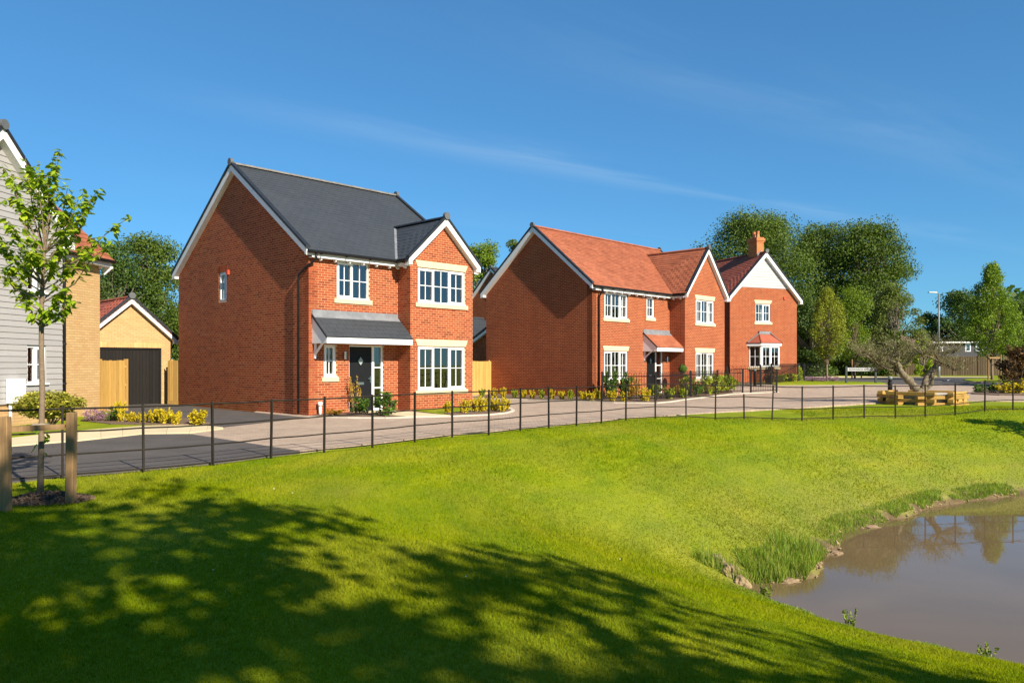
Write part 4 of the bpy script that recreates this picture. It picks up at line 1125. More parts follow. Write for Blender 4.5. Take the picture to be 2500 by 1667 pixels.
gable_trim(rf, Fr((W2_, 0, 0), (0, 1, 0), (1, 0, 0)), D2_ / 2, D2_ / 2 + 0.18, 5.055, 8.037, 0.2)
m_ = MB()
slope_slab(m_, [(6.20, -1.07, 5.03), (8.33, -1.07, 7.45), (8.33, 2.72, 7.45), (6.20, -0.2, 5.03)])
slope_slab(m_, [(10.46, -1.07, 5.03), (8.332, -1.07, 7.45), (8.332, 2.72, 7.45), (10.46, -0.2, 5.03)])
rfb = m_.build('roof', M['tile'], h2)
tiles(h2, rfb, (6.17, -1.08, 5.0), (0, 1, 0), 3.85, (1, 0, 1.136), 3.26, M['tile'], 0.33, 0.165, 90, keep=lambda p: p.z > zf2(p.y) - 0.06, thick=0.02)
ridge(rfb, (8.331, -1.06, 7.48), (8.331, 2.70, 7.48), M['tile'])
gable_trim(rfb, fB, 8.33, 2.13, 5.03, 7.45, 0.2, 0.22)
m_ = MB(); m_.box(0.0, 6.32, 0.002, 0.20, 4.80, 4.82, fF); m_.box(0.0, 6.19, 0.18, 0.20, 4.822, 4.985, fF); m_.build('fascia', M['white'], rf)
m_ = MB(); m_.box(0.0, 0.78, 0.002, 0.15, 4.80, 4.82, fRt); m_.box(0.0, 0.69, 0.13, 0.15, 4.822, 4.97, fRt); m_.build('fascia', M['white'], rf)
gutter(rf, (-0.17, -0.215, 5.0), (6.15, -0.215, 5.0), (0, -1, 0))
gutter(rf, (6.19, -1.0, 4.98), (6.19, -0.32, 4.98), (-1, 0, 0), brackets=0.5)
rafter_feet(rf, fF, 0.9, 6.2, 4.80, 0.60)
rafter_feet(rf, fRt, 0.2, 0.8, 4.80, 0.4)
pipe(h2, [(0.42, -0.275, 4.90), (0.42, -0.275, 4.78), (0.40, -0.09, 4.55), (0.40, -0.085, 4.4), (0.40, -0.085, 0.05)], 0.04)
window(h2, fF, 0.90, 2.722, 3.60, 4.776, [(1, 2, 1), (1, 2, 0), (1, 2, 1)])
window(h2, fF, 4.284, 4.953, 3.755, 4.773, [(1, 2, 1)], sill_over=0.08)
window(h2, fF, 0.88, 2.72, 0.76, 2.094, [(1, 2, 1), (1, 2, 0), (1, 2, 1)], lintel=0.215)
window(h2, fB, 7.38, 9.21, 3.60, 4.785, [(1, 2, 1), (1, 2, 0), (1, 2, 1)], lintel=0.215)
window(h2, fB, 7.37, 9.2, 0.75, 2.083, [(1, 2, 1), (1, 2, 0), (1, 2, 1)], lintel=0.215)
curtains(h2, fB, 7.43, 9.15, 3.65, 4.7); curtains(h2, fB, 7.43, 9.15, 0.8, 2.0, 'both', 0.16); curtains(h2, fF, 0.95, 2.67, 3.65, 4.7, 'right', 0.3); curtains(h2, fF, 4.33, 4.9, 3.8, 4.7, 'left', 0.2); curtains(h2, fF, 0.95, 2.67, 0.8, 2.0, 'both', 0.14)
front_door(h2, fF, 4.30, 5.745, 0.04, 2.14, (5.22, 5.65))
canopy(h2, fF, 3.98, 6.327, 0.80, 2.11, 2.30, 3.02, M['tile'], 30, 0.33, 0.165, 'roof_tile')
wall_light(h2, fF, 6.02, 1.62)
rooms(h2, 0.3, W2_ - 0.3, 0.32, D2_ - 0.3, 0.0, 2.9)

# ------------------------------------------------------------------ third red brick house, clad gable, chimney, bay window
h3 = house('brick_house', 13.22, 46.6, 0.45, 0.393, 'red brick house with a chimney and a white boarded gable top')
W3_, D3_ = 5.19, 9.0
f3 = Fr((0, 0, 0), (1, 0, 0), (0, -1, 0))
hs3 = W3_ / 2 + 0.26; zt3, za3 = 5.13, 8.03; sl3 = (za3 - zt3) / hs3
zr3 = zt3 + 0.26 * sl3 - 0.07; zp3 = zr3 + W3_ / 2 * sl3; c3 = W3_ / 2
op3 = [(1.94, 3.10, 3.72, 4.85), (1.58, 3.60, 1.0, 2.2)]
m_ = MB(); wall_mesh(m_, f3, 0, W3_, -0.8, zr3, op3, 0.0, -0.3, gable=(c3, c3 - 0.005, zr3, zp3)); m_.build('wall', M['redbrick'], h3)
m_ = MB(); wall_mesh(m_, Fr((0, 0, 0), (0, 1, 0), (-1, 0, 0)), 0.002, D3_, -0.8, zr3 - 0.02); m_.build('wall', M['redbrick'], h3)
m_ = MB(); wall_mesh(m_, Fr((W3_, 0, 0), (0, 1, 0), (1, 0, 0)), 0.002, D3_, -0.8, zr3 - 0.02); m_.build('wall', M['redbrick'], h3)
m_ = MB(); wall_mesh(m_, Fr((0, D3_, 0), (1, 0, 0), (0, 1, 0)), 0.02, W3_ - 0.02, -0.8, zr3, (), 0.0, -0.3, gable=(c3, c3 - 0.03, zr3, zp3)); m_.build('wall', M['redbrick'], h3)
zb = 5.85                                         # white boards of the gable top, each its own board
gb = MB(); gb.box(0.55, W3_ - 0.55, 0.003, 0.012, zb - 0.02, zb, f3); gb = gb.build('board_base', M['white'], h3)
while zb < zp3 - 0.08:
    z1_ = min(zb + 0.17, zp3 - 0.02); w0 = (zp3 - zb) / sl3; w1 = max((zp3 - z1_) / sl3, 0.02)
    m_ = MB(); m_.v += [f3(c3 - w0, 0.034, zb), f3(c3 + w0, 0.034, zb), f3(c3 + w1, 0.018, z1_ + 0.004), f3(c3 - w1, 0.018, z1_ + 0.004), f3(c3 - w0, 0.004, zb), f3(c3 + w0, 0.004, zb), f3(c3 + w1, 0.004, z1_ + 0.004), f3(c3 - w1, 0.004, z1_ + 0.004)]
    m_.f += [(0, 1, 2, 3), (4, 7, 6, 5), (0, 4, 5, 1), (3, 2, 6, 7), (0, 3, 7, 4), (1, 5, 6, 2)]
    m_.build('cladding_board', M['cladwhite'], gb)
    zb += 0.165
m_ = MB()
for sg in (-1, 1): slope_slab(m_, [(c3 + sg * hs3, -0.22, zt3), (c3 + sg * 0.001, -0.22, za3), (c3 + sg * 0.001, D3_ + 0.2, za3), (c3 + sg * hs3, D3_ + 0.2, zt3)])
rf = m_.build('roof', M['tile_dark'], h3)
tiles(h3, rf, (c3 - hs3 - 0.03, -0.22, zt3 - 0.03), (0, 1, 0), D3_ + 0.4, (1, 0, sl3), hs3 * math.hypot(1, sl3) + 0.03, M['tile_dark'], 0.33, 0.185, 80, thick=0.02)
ridge(rf, (c3, -0.2, za3 + 0.03), (c3, D3_ + 0.2, za3 + 0.03), M['tile_dark'])
gable_trim(rf, f3, c3, hs3, zt3, za3, 0.24, 0.25)
gutter(rf, (c3 + hs3 - 0.05, 0.0, zt3 - 0.02), (c3 + hs3 - 0.05, D3_, zt3 - 0.02), (1, 0, 0))
m_ = MB(); m_.box(2.33, 2.86, 0.34, 1.14, 7.3, 8.72); m_.box(2.30, 2.89, 0.31, 1.17, 8.72, 8.81); m_.box(2.26, 2.93, 0.27, 1.21, 8.81, 8.95); m_.box(2.31, 2.88, 0.32, 1.16, 8.95, 9.03)
chm = m_.build('chimney', M['orangebrick'], rf)
for y_ in (0.56, 0.92):
    m_ = MB(); m_.lathe([(0.11, 9.03), (0.13, 9.06), (0.095, 9.10), (0.088, 9.36), (0.105, 9.38), (0.105, 9.42)], 10, (2.595, y_, 0)); m_.build('chimney_pot', M['terracotta'], chm, True)
m_ = MB(); m_.poly([(2.87, 7.45), (2.95, 7.45), (2.95, 7.85), (2.60, 8.2), (2.33, 7.95), (2.33, 7.8), (2.60, 8.06), (2.87, 7.76)], 0.28, 0.33, Fr((0, 0, 0), (1, 0, 0), (0, 1, 0))); m_.build('lead_flashing', M['lead'], chm)
window(h3, f3, 1.94, 3.10, 3.72, 4.85, [(1, 2, 0), (1, 2, 1)], lintel=0.215)
m_ = MB(); m_.box(4.11, 4.26, 0.0, 0.06, 5.18, 5.33, f3); m_.build('vent', M['redvent'], h3)
# canted bay window with a small tiled roof
bp_ = [(1.45, 0.0), (1.88, -0.56), (3.28, -0.56), (3.73, 0.0)]
bay = MB(); bay.slab(bp_, -0.8, 0.80); bay = bay.build('bay_window', M['redbrick'], h3)
m_ = MB(); m_.slab([(1.36, 0.0), (1.84, -0.64), (3.32, -0.64), (3.82, 0.0)], 0.80, 0.94); m_.build('sill', M['stone'], bay)
m_ = MB(); m_.slab([(1.27, 0.0), (1.80, -0.69), (3.36, -0.69), (3.91, 0.0)], 2.24, 2.42); m_.build('fascia', M['white'], bay)
for i, nl in enumerate((1, 2, 1)):
    a, b = Vector(bp_[i]), Vector(bp_[i + 1]); d = (b - a).normalized(); o_ = Vector((d.y, -d.x)); L = (b - a).length
    window(h3, Fr((a.x, a.y, 0), (d.x, d.y, 0), (o_.x, o_.y, 0)), 0.005, L - 0.005, 0.945, 2.238, [(1, 2, 0)] if nl == 1 else [(1, 2, 1), (1, 2, 1)], sill=False, o=0.03, handle=False)
zt_ = 3.02
e4 = [Vector((x, y, 2.425)) for x, y in [(1.20, 0.0), (1.77, -0.74), (3.39, -0.74), (3.98, 0.0)]]; t2 = [Vector((2.21, -0.02, zt_)), Vector((2.97, -0.02, zt_))]
m_ = MB(); slope_slab(m_, [e4[0], e4[1], t2[0]], 0.03); slope_slab(m_, [e4[1], e4[2], t2[1], t2[0]], 0.03); slope_slab(m_, [e4[2], e4[3], t2[1]], 0.03)
br_ = m_.build('bay_roof', M['tile_dark'], bay)
def strip(pa, pb, w_, name, mat, par, up=0.03):
    pa, pb = Vector(pa), Vector(pb); e = (pb - pa).normalized(); s = e.cross(Vector((0, 0, 1))).normalized() * w_
    kk = [pa - s, pa + s, pb + s, pb - s]; m2 = MB(); m2.hexa([tuple(p) for p in kk] + [tuple(p + Vector((0, 0, up))) for p in kk]); m2.build(name, mat, par)
strip(e4[0] + Vector((0.05, -0.06, 0.02)), t2[0] + Vector((0, -0.05, 0.03)), 0.08, 'lead_flashing', M['lead'], bay); strip(e4[3] + Vector((-0.05, -0.06, 0.02)), t2[1] + Vector((0, -0.05, 0.03)), 0.08, 'lead_flashing', M['lead'], bay)
m_ = MB(); m_.box(2.15, 3.03, 0.001, 0.11, zt_ - 0.05, zt_ + 0.13, f3); m_.build('lead_flashing', M['lead'], bay)
strip(e4[1] + Vector((0, 0, 0.005)), t2[0] + Vector((0, 0, 0.012)), 0.03, 'hip_tile', M['tile_dark'], bay); strip(e4[2] + Vector((0, 0, 0.005)), t2[1] + Vector((0, 0, 0.012)), 0.03, 'hip_tile', M['tile_dark'], bay)
rooms(h3, 0.3, W3_ - 0.3, 0.32, D3_ - 0.3, 0.0, 2.9)
curtains(h3, f3, 1.98, 3.06, 3.8, 4.75, 'left', 0.22)

# ------------------------------------------------------------------ left house: grey boarded gable wing and buff brick
TH0 = 1.46
h0 = house('clad_house', -12.37, 21.1, -0.04, TH0, 'house with grey weatherboard gable and buff brick at the left edge')
fW = Fr((0, 0, 0), (1, 0, 0), (0, -1, 0))
gw0, gw1, gc = -4.74, 0.0, -2.37
zt0, za0, hs0 = 4.98, 7.36, 2.57; sl0 = (za0 - zt0) / hs0; zr0 = zt0 + 0.2 * sl0 - 0.07
op0 = [(-1.294, -0.627, 1.10, 2.08), (-1.294, -0.627, 3.50, 4.50)]
m_ = MB(); wall_mesh(m_, fW, gw0, gw1, 0.62, zr0, op0, 0.0, -0.28, gable=(gc, 2.365, zr0, zr0 + 2.365 * sl0)); wcl = m_.build('wall', M['cladding'], h0)
m_ = MB(); wall_mesh(m_, fW, gw0, gw1, -0.4, 0.62, (), -0.02, -0.28); m_.build('plinth', M['buffbrick'], h0)
z = 0.60
while z < zr0 + 2.365 * sl0 - 0.05:
    z1_ = min(z + 0.15, zr0 + 2.365 * sl0 - 0.01); hw0 = 2.37 if z < zr0 else (zr0 + 2.365 * sl0 - z) / sl0; hw1 = 2.37 if z1_ < zr0 else max((zr0 + 2.365 * sl0 - z1_) / sl0, 0.01)
    segs = [(gc - hw0, gc + hw0, gc - hw1, gc + hw1)]
    for a, b, c, d in op0:
        if c - 0.03 < (z + z1_) / 2 < d + 0.03: segs = [(gc - hw0, a - 0.012, gc - hw1, a - 0.012), (b + 0.012, gc + hw0, b + 0.012, gc + hw1)]
    for a, b, c, d in segs:
        m_ = MB(); m_.hexa([fW(a, 0.032, z), fW(b, 0.032, z), fW(b, 0.002, z), fW(a, 0.002, z), fW(c, 0.014, z1_ + 0.012), fW(d, 0.014, z1_ + 0.012), fW(d, 0.002, z1_ + 0.012), fW(c, 0.002, z1_ + 0.012)])
        m_.build('cladding_board', M['cladding'], wcl)
    z += 0.15
for a, b, c, d in op0: window(h0, fW, a, b, c, d, [(1, 1, 0), (1.3, 1, 1)], sill=False, o=-0.02); m_ = MB(); m_.box(a - 0.06, b + 0.06, -0.05, 0.075, c - 0.045, c - 0.006, fW); m_.build('sill', M['upvc'], h0)
fM = Fr((0, 0.6, 0), (1, 0, 0), (0, -1, 0)); u_end = 2.50; zE = 4.80; slM = 0.9
m_ = MB(); wall_mesh(m_, fM, -8.5, u_end, -0.4, 4.98); m_.build('wall', M['buffbrick'], h0)
m_ = MB(); wall_mesh(m_, Fr((u_end, 0.6, 0), (0, 1, 0), (1, 0, 0)), 0.002, 7.0, -0.4, 4.98, (), 0.0, -0.29, gable=(3.5, 3.49, 4.98, 4.98 + 3.49 * slM)); m_.build('wall', M['buffbrick'], h0)
m_ = MB(); wall_mesh(m_, Fr((gw1, 0, 0), (0, 1, 0), (1, 0, 0)), 0.05, 0.598, -0.4, zr0, (), -0.01); wall_mesh(m_, Fr((gw0, 0, 0), (0, 1, 0), (-1, 0, 0)), 0.05, 0.598, -0.4, zr0, (), -0.01); wall_mesh(m_, Fr((-8.5, 0.6, 0), (0, 1, 0), (-1, 0, 0)), 0.002, 7.0, -0.4, 4.98); wall_mesh(m_, Fr((0, 7.6, 0), (1, 0, 0), (0, 1, 0)), -8.4, 2.4, -0.4, 4.98); m_.build('wall', M['buffbrick'], h0)
zm = lambda v: 4.80 + slM * (v - 0.30)
m_ = MB(); slope_slab(m_, [(-8.7, 0.30, zm(0.30)), (u_end + 0.2, 0.30, zm(0.30)), (u_end + 0.2, 4.1, zm(4.1)), (-8.7, 4.1, zm(4.1))]); slope_slab(m_, [(-8.7, 7.9, zm(0.30)), (u_end + 0.2, 7.9, zm(0.30)), (u_end + 0.2, 4.102, zm(4.1)), (-8.7, 4.102, zm(4.1))])
rf = m_.build('roof', M['tile'], h0)
tiles(h0, rf, (-0.6, 0.27, zm(0.27)), (1, 0, 0), u_end + 0.82, (0, 1, slM), 3.85 * 1.345, M['tile'], 0.33, 0.24, 60, thick=0.02)
ridge(rf, (-8.7, 4.1, zm(4.1) + 0.03), (u_end + 0.2, 4.1, zm(4.1) + 0.03), M['tile'])
m_ = MB()
for sg in (-1, 1): slope_slab(m_, [(gc + sg * hs0, -0.2, zt0), (gc + sg * 0.001, -0.2, za0), (gc + sg * 0.001, 3.15, za0), (gc + sg * hs0, 0.52, zt0)])
rfw = m_.build('roof', M['tile'], h0)
gable_trim(rfw, fW, gc, hs0, zt0, za0, 0.24, 0.24)
ridge(rfw, (gc, -0.2, za0 + 0.03), (gc, 3.1, za0 + 0.03), M['verge'])
gutter(rf, (0.15, 0.32, 4.80), (u_end + 0.22, 0.32, 4.80), (0, -1, 0))
m_ = MB(); m_.box(0.15, u_end + 0.18, 0.002, 0.26, 4.60, 4.62, fM); m_.box(0.15, u_end + 0.18, 0.24, 0.262, 4.62, 4.78, fM); m_.build('fascia', M['white'], rf)
rafter_feet(rf, fM, 0.6, 2.5, 4.60, 0.6)
m_ = MB(); m_.poly([(0.0, 4.40), (0.06, 4.36), (0.30, 4.55), (0.30, 4.62), (0.0, 4.62)], 0, 0.05, Fr((u_end + 0.14, 0.6, 0), (0, -1, 0), (1, 0, 0))); m_.build('rafter_foot', M['white'], rf)
pipe(h0, [(0.06, 0.0, 4.75), (0.06, 0.0, 4.6), (0.06, -0.03, 4.4), (0.06, -0.03, 0.04)], 0.045)
m_ = MB(); m_.box(-2.04, -1.60, 0.03, 0.22, 0.62, 1.235, fW); bx = m_.build('meter_box', M['upvc'], h0, bevel=0.012)
m_ = MB(); m_.box(-2.0, -1.64, 0.221, 0.232, 0.66, 1.19, fW); m_.build('meter_box_door', M['upvc'], bx)
m_ = MB(); m_.tube([fW(-1.94, 0.07, 0.63), fW(-1.94, 0.07, -0.02)], 0.038, 8); m_.build('service_pipe', M['upvc'], bx, True)
m_ = MB(); m_.lathe([(0.13, 0), (0.13, 0.05), (0.10, 0.09), (0.02, 0.10)], 16)
o = m_.build('charge_point', M['galv'], h0, True); o.matrix_local = Matrix.Translation(fM(0.28, 0.0, 0.92)) @ Matrix.Rotation(R(90), 4, 'X')
m_ = MB(); m_.lathe([(0.135, 0.0), (0.142, 0.02), (0.142, 0.05), (0.134, 0.052)], 16); m_.build('rim', M['black'], o, True)
m_ = MB(); m_.box(-0.02, 0.02, 0.02, 0.06, 0.095, 0.106); m_.build('status_light', M['upvc'], o)
m_ = MB(); m_.tube([(0, -0.12, 0.03), (0.02, -0.25, 0.04), (0, -0.33, 0.03)], 0.016, 6); m_.build('cable', M['black'], o, True)

# ------------------------------------------------------------------ small gabled buildings
def garage(name, x, y, z, th, W, D, zt, za, label, wallm, tilem, door=None, over=0.2, singles=0, front_gable=True, cat='garage'):
    g = house(name, x, y, z, th, label, cat)
    fA = Fr((0, 0, 0), (1, 0, 0), (0, -1, 0)) if front_gable else Fr((0, 0, 0), (0, 1, 0), (-1, 0, 0))
    Wg, Dg = (W, D) if front_gable else (D, W)
    hs = Wg / 2 + 0.2; sl = (za - zt) / hs; zr = zt + 0.2 * sl - 0.07
    inv = -1 if front_gable else 1
    ops = [door] if door else []
    m_ = MB(); wall_mesh(m_, fA, 0, Wg, -0.4, zr, ops, 0.0, -0.2, gable=(Wg / 2, Wg / 2 - 0.005, zr, zr + Wg / 2 * sl)); m_.build('wall', wallm, g)
    P = (lambda s, d: (s, d)) if front_gable else (lambda s, d: (d, s))
    for s_ in (0, Wg):
        a = P(s_, 0.2); b = P(s_, Dg); m_ = MB()
        if front_gable: m_.box(min(s_, s_ + (0.2 if s_ == 0 else -0.2)) + (0.001 if s_ == 0 else 0), max(s_, s_ + (0.2 if s_ == 0 else -0.2)) - (0 if s_ == 0 else 0.001), 0.201, Dg, -0.4, zr - 0.01)
        else: m_.box(0.201, Dg, min(s_, s_ + (0.2 if s_ == 0 else -0.2)) + (0.001 if s_ == 0 else 0), max(s_, s_ + (0.2 if s_ == 0 else -0.2)) - (0 if s_ == 0 else 0.001), -0.4, zr - 0.01)
        m_.build('wall', wallm, g)
    def P3(s, d, zz): q = P(s, d); return (q[0], q[1], zz)
    c = Wg / 2; m_ = MB()
    for sg in (-1, 1): slope_slab(m_, [P3(c + sg * hs, -over, zt), P3(c + sg * 0.001, -over, za), P3(c + sg * 0.001, Dg + 0.1, za), P3(c + sg * hs, Dg + 0.1, zt)])
    rf = m_.build('roof', tilem, g)
    E = P3(c - hs - 0.02, -over, zt - 0.02); A = (0, 1, 0) if front_gable else (1, 0, 0); B = (1, 0, sl) if front_gable else (0, 1, sl)
    tiles(g, rf, E, A, Dg + over, B, hs * math.hypot(1, sl) + 0.02, tilem, 0.33, 0.22, singles, thick=0.02)
    ridge(rf, P3(c, -over + 0.02, za + 0.03), P3(c, Dg + 0.1, za + 0.03), tilem)
    gable_trim(rf, fA, c, hs, zt, za, over, 0.20)
    return g, rf, fA
g1, rf, fA = garage('garage', -15.83, 28.51, -0.05, TH, 3.142, 6.0, 2.60, 4.17, 'buff brick garage with a black up-and-over door beside the near house', M['buffbrick'], M['tile_dark'], (0.387, 2.757, -0.4, 2.25), 0.2, 70)
m_ = MB(); m_.box(0.387, 0.45, -0.12, -0.05, 0.0, 2.25, fA); m_.box(2.694, 2.757, -0.12, -0.05, 0.0, 2.25, fA); m_.box(0.45, 2.694, -0.12, -0.05, 2.17, 2.25, fA); gd = m_.build('garage_door', M['black'], g1)
for k in range(18):
    a = 0.453 + k * (2.238 / 18); m_ = MB(); m_.box(a + 0.003, a + 2.238 / 18 - 0.003, -0.115, -0.075, 0.03, 2.168, fA); m_.build('plank', M['garage'], gd)
m_ = MB(); m_.box(0.45, 2.69, -0.14, -0.116, 0.0, 2.2, fA); m_.build('door_backing', M['black'], gd)
m_ = MB(); m_.box(1.42, 1.46, -0.075, -0.06, 0.86, 1.0, fA); m_.box(1.42, 1.53, -0.06, -0.045, 0.90, 0.925, fA); m_.build('door_handle', M['chrome'], gd)
m_ = MB()
for k in range(36): m_.box(0.30 + k * 0.0713, 0.362 + k * 0.0713, -0.05, 0.003, 2.255, 2.465, fA)
m_.build('soldier_course', simple('buff_soldier', (0.60, 0.36, 0.15), (0.50, 0.28, 0.11), 3, 0.9, piece=0.12), g1)
gutter(rf, (3.142 + 0.14, 0.0, 2.58), (3.142 + 0.14, 6.0, 2.58), (1, 0, 0))
pipe(g1, [(3.142 + 0.2, 0.25, 2.5), (3.142 + 0.18, 0.25, 2.35), (3.142 + 0.05, 0.25, 2.15), (3.142 + 0.05, 0.25, 0.0)], 0.034, collars=False)

garage('rear_house', 1.14, 52.57, 0.1, TH, 9.0, 7.0, 5.0, 8.35, 'brick house behind, seen in the gap between the two front houses', M['redbrick'], M['slate'], None, 0.2, 0, False, 'house')
garage('rear_garage', -4.1, 48.0, 0.05, TH, 5.5, 5.0, 3.0, 4.7, 'slate roofed garage behind, its roof slope seen between the houses', M['redbrick'], M['slate'], None, 0.2, 0, False)
garage('rear_garage', 0.63, 42.3, 0.08, TH, 4.0, 5.0, 2.25, 3.65, 'brick garage with a pale bargeboard rising behind the timber gate fence', M['redbrick'], M['slate'], None, 0.2, 0, False)

# ------------------------------------------------------------------ timber fences
def board_fence(name, p, q, h, label, group=None, mat='fencewood', bw=0.10, gravel=False, post=True, cap=False):
    p = Vector((*p, 0)); q = Vector((*q, 0)); L = (q - p).length; e = (q - p) / L
    root = tag(empty(name, (p.x, p.y, G(p.x, p.y)), math.atan2(e.y, e.x)), label, 'fence', group)
    n = max(1, round(L / bw)); w_ = L / n; rnd = random.Random(int(abs(p.x * 10)))
    g0 = 0.16 if gravel else 0.02
    for k in range(n):
        a = k * w_; m_ = MB(); t = rnd.uniform(-0.008, 0.012)
        m_.hexa([(a, -0.022, g0), (a + w_ * 1.04, -0.010, g0), (a + w_ * 1.04, 0, g0), (a, 0, g0), (a, -0.022, h + t), (a + w_ * 1.04, -0.010, h + t), (a + w_ * 1.04, 0, h + t), (a, 0, h + t)])
        m_.build('board', M[mat], root)
    if gravel: m_ = MB(); m_.box(0, L, -0.03, 0.0, 0.0, 0.155); m_.build('gravel_board', M[mat], root)
    for z in (0.3, h / 2, h - 0.25):
        m_ = MB(); m_.box(0.0, L, 0.002, 0.06, z, z + 0.08); m_.build('rail', M[mat], root)
    for x in (0.0, L - 0.1): m_ = MB(); m_.box(x, x + 0.1, 0.062, 0.16, 0.0, h + 0.05); m_.build('post', M[mat], root)
    return root
board_fence('board_fence', (-14.05, 25.95), (-12.96, 25.72), 1.72, 'orange timber fence panel between the clad house and the garage door')
board_fence('board_fence', (-13.52, 30.20), (-12.96, 29.92), 1.72, 'narrow timber fence closing the gap between garage and brick house', gravel=True)
pe = Vector((3.591, 34.371)) + Vector((-0.72, 0.694)) * 6.45
board_fence('board_fence', (pe.x - 0.694 * 3.4, pe.y - 0.72 * 3.4), (pe.x - 0.01, pe.y - 0.01), 1.68, 'golden timber fence between the first and second brick houses')
# ------------------------------------------------------------------ estate fence along the street
posts_px = [(-200, 1198), (-20, 1181), (153, 1167), (351, 1151), (520, 1134), (661, 1116), (791, 1102), (909, 1091), (1012, 1079), (1104, 1066), (1193, 1060), (1270, 1052), (1340, 1044.5), (1407, 1037.5), (1468, 1032),
            (1528, 1026), (1600, 1021.5), (1675, 1019), (1746, 1019), (1817, 1016), (1884, 1015), (1958, 1014.5), (2034, 1011.5), (2110, 1009), (2186, 1008), (2259, 1007), (2332, 1005), (2404, 1001.5), (2473, 1000.5), (2545, 999), (2620, 998)]
PP = []
for q in posts_px:
    x, y = px(*q); PP.append(Vector((x, y, tz(x, y))))
fx = PP[0].copy()
ef = tag(empty('estate_fence', fx), 'black metal estate fence with thin posts and rails along the lawn', 'fence')
rnd = random.Random(3); HP = 1.02; tops = []
for i, p in enumerate(PP):
    lean = Vector((rnd.uniform(-0.02, 0.02), rnd.uniform(-0.02, 0.02), 0))
    if i == 20: lean = Vector((0.05, 0, 0))
    hh = HP if i != 19 else 0.74
    m_ = MB(); a = p - fx - Vector((0, 0, 0.25)); b = p - fx + lean + Vector((0, 0, hh))
    d = (PP[min(i + 1, len(PP) - 1)] - PP[max(i - 1, 0)]); d.z = 0; d.normalize(); s = Vector((-d.y, d.x, 0))
    c = [d * -0.014 + s * -0.019, d * 0.014 + s * -0.019, d * 0.014 + s * 0.019, d * -0.014 + s * 0.019]
    m_.hexa([tuple(a + k) for k in c] + [tuple(b + k) for k in c])
    m_.build('post', M['fencemetal'], ef); tops.append(lean)
for j, zz in enumerate((0.985, 0.66, 0.345, 0.06)):
    pts = []
    for i, p in enumerate(PP):
        pts.append(tuple(p - fx + tops[i] * zz + Vector((0, 0, zz * (1 if j else HP / 1.02) + rnd.uniform(-0.005, 0.005)))))
        if i < len(PP) - 1:
            mid = (p + PP[i + 1]) / 2 - fx; mid.z += zz - 0.006; pts.append(tuple(mid))
    m_ = MB(); m_.tube(pts, 0.015 if j == 0 else 0.0135, 6); m_.build('rail', M['fencemetal'], ef)

# ------------------------------------------------------------------ black bow-top railings
def railing(name, pts, h, label, bow=True, pitch=0.105, kind='fence'):
    P = [Vector((*px(*q), 0)) for q in pts]
    for p in P: p.z = G(p.x, p.y) + 0.03
    o0 = P[0].copy(); root = tag(empty(name, o0), label, kind, None)
    bar = MB(); bar.tube([(0, 0, 0.08), (0, 0, 1.0)], 0.0095, 5); bar_me = bar.mesh('bar', M['blackmetal'])
    for a, b in zip(P[:-1], P[1:]):
        L = (b - a).length; e = (b - a) / L; n = max(2, int(L / pitch)); n -= n % 2
        for k in range(n + 1):
            c = a + (b - a) * ((k + 0.5) / (n + 1)) - o0
            o = bpy.data.objects.new('bar', bar_me); o.parent = root; o.location = c; o.scale = (1, 1, h - 0.02); COL.objects.link(o)
        if bow:
            for k in range(0, n, 2):
                bwm = MB()
                c0 = a + (b - a) * ((k + 0.5) / (n + 1)) - o0; c1 = a + (b - a) * ((k + 1.5) / (n + 1)) - o0
                bwm.tube([c0.lerp(c1, 0.5 - 0.5 * math.cos(math.pi * t / 6)) + Vector((0, 0, h - 0.02 + 0.055 * math.sin(math.pi * t / 6))) for t in range(7)], 0.0095, 4, False)
                bwm.build('bow_top', M['blackmetal'], root)
        for z in (0.12, h - 0.12):
            m_ = MB(); m_.tube([a - o0 + Vector((0, 0, z)), b - o0 + Vector((0, 0, z))], 0.018, 4); m_.build('rail', M['blackmetal'], root)
    for p in P:
        m_ = MB(); c = p - o0; m_.box(c.x - 0.035, c.x + 0.035, c.y - 0.035, c.y + 0.035, c.z - 0.1, c.z + h + 0.07); m_.build('post', M['blackmetal'], root)
    return root
railing('railing', [(1470, 980), (1601, 981), (1686, 971), (1752, 963.5), (1813, 960.5)], 1.12, 'black bow-top railing round the front bed of the second house')
railing('railing_gate', [(1833, 961), (1896, 959)], 1.1, 'black metal gate with vertical bars standing open by the paving', False, 0.10, 'gate')
railing('railing', [(1775, 948), (1857, 944.5), (1883, 939), (1948, 932.5)], 1.12, 'black railing in front of the bay window of the third house')
railing('railing', [(1951, 931), (1964, 928.5), (2010, 928)], 1.1, 'far black railing between the third house and the young trees')

# ------------------------------------------------------------------ octagonal sleeper planter
pc = Vector((*px(2250, 984), 0)); pc.z = tz(pc.x, pc.y) - 0.02
pl = tag(empty('sleeper_planter', pc, R(-90) - 0.2), 'octagonal planter of stacked yellow timber sleepers holding an old olive tree', 'planter')
ap = 1.22
for layer in range(4):
    for k in range(8):
        if (k + layer) % 2: continue
        t = 2 * math.pi * k / 8 + 0.2; n = Vector((math.cos(t), math.sin(t), 0)); d = Vector((-n.y, n.x, 0)); c = n * ap
        m_ = MB(); hl, hw_ = 0.84, 0.10; z0 = layer * 0.128
        q = [c - d * hl - n * hw_, c + d * hl - n * hw_, c + d * hl + n * hw_, c - d * hl + n * hw_]
        m_.hexa([(p.x, p.y, z0 + 0.002) for p in q] + [(p.x, p.y, z0 + 0.127) for p in q]); m_.build('sleeper', M['sleeper'], pl, bevel=0.006)
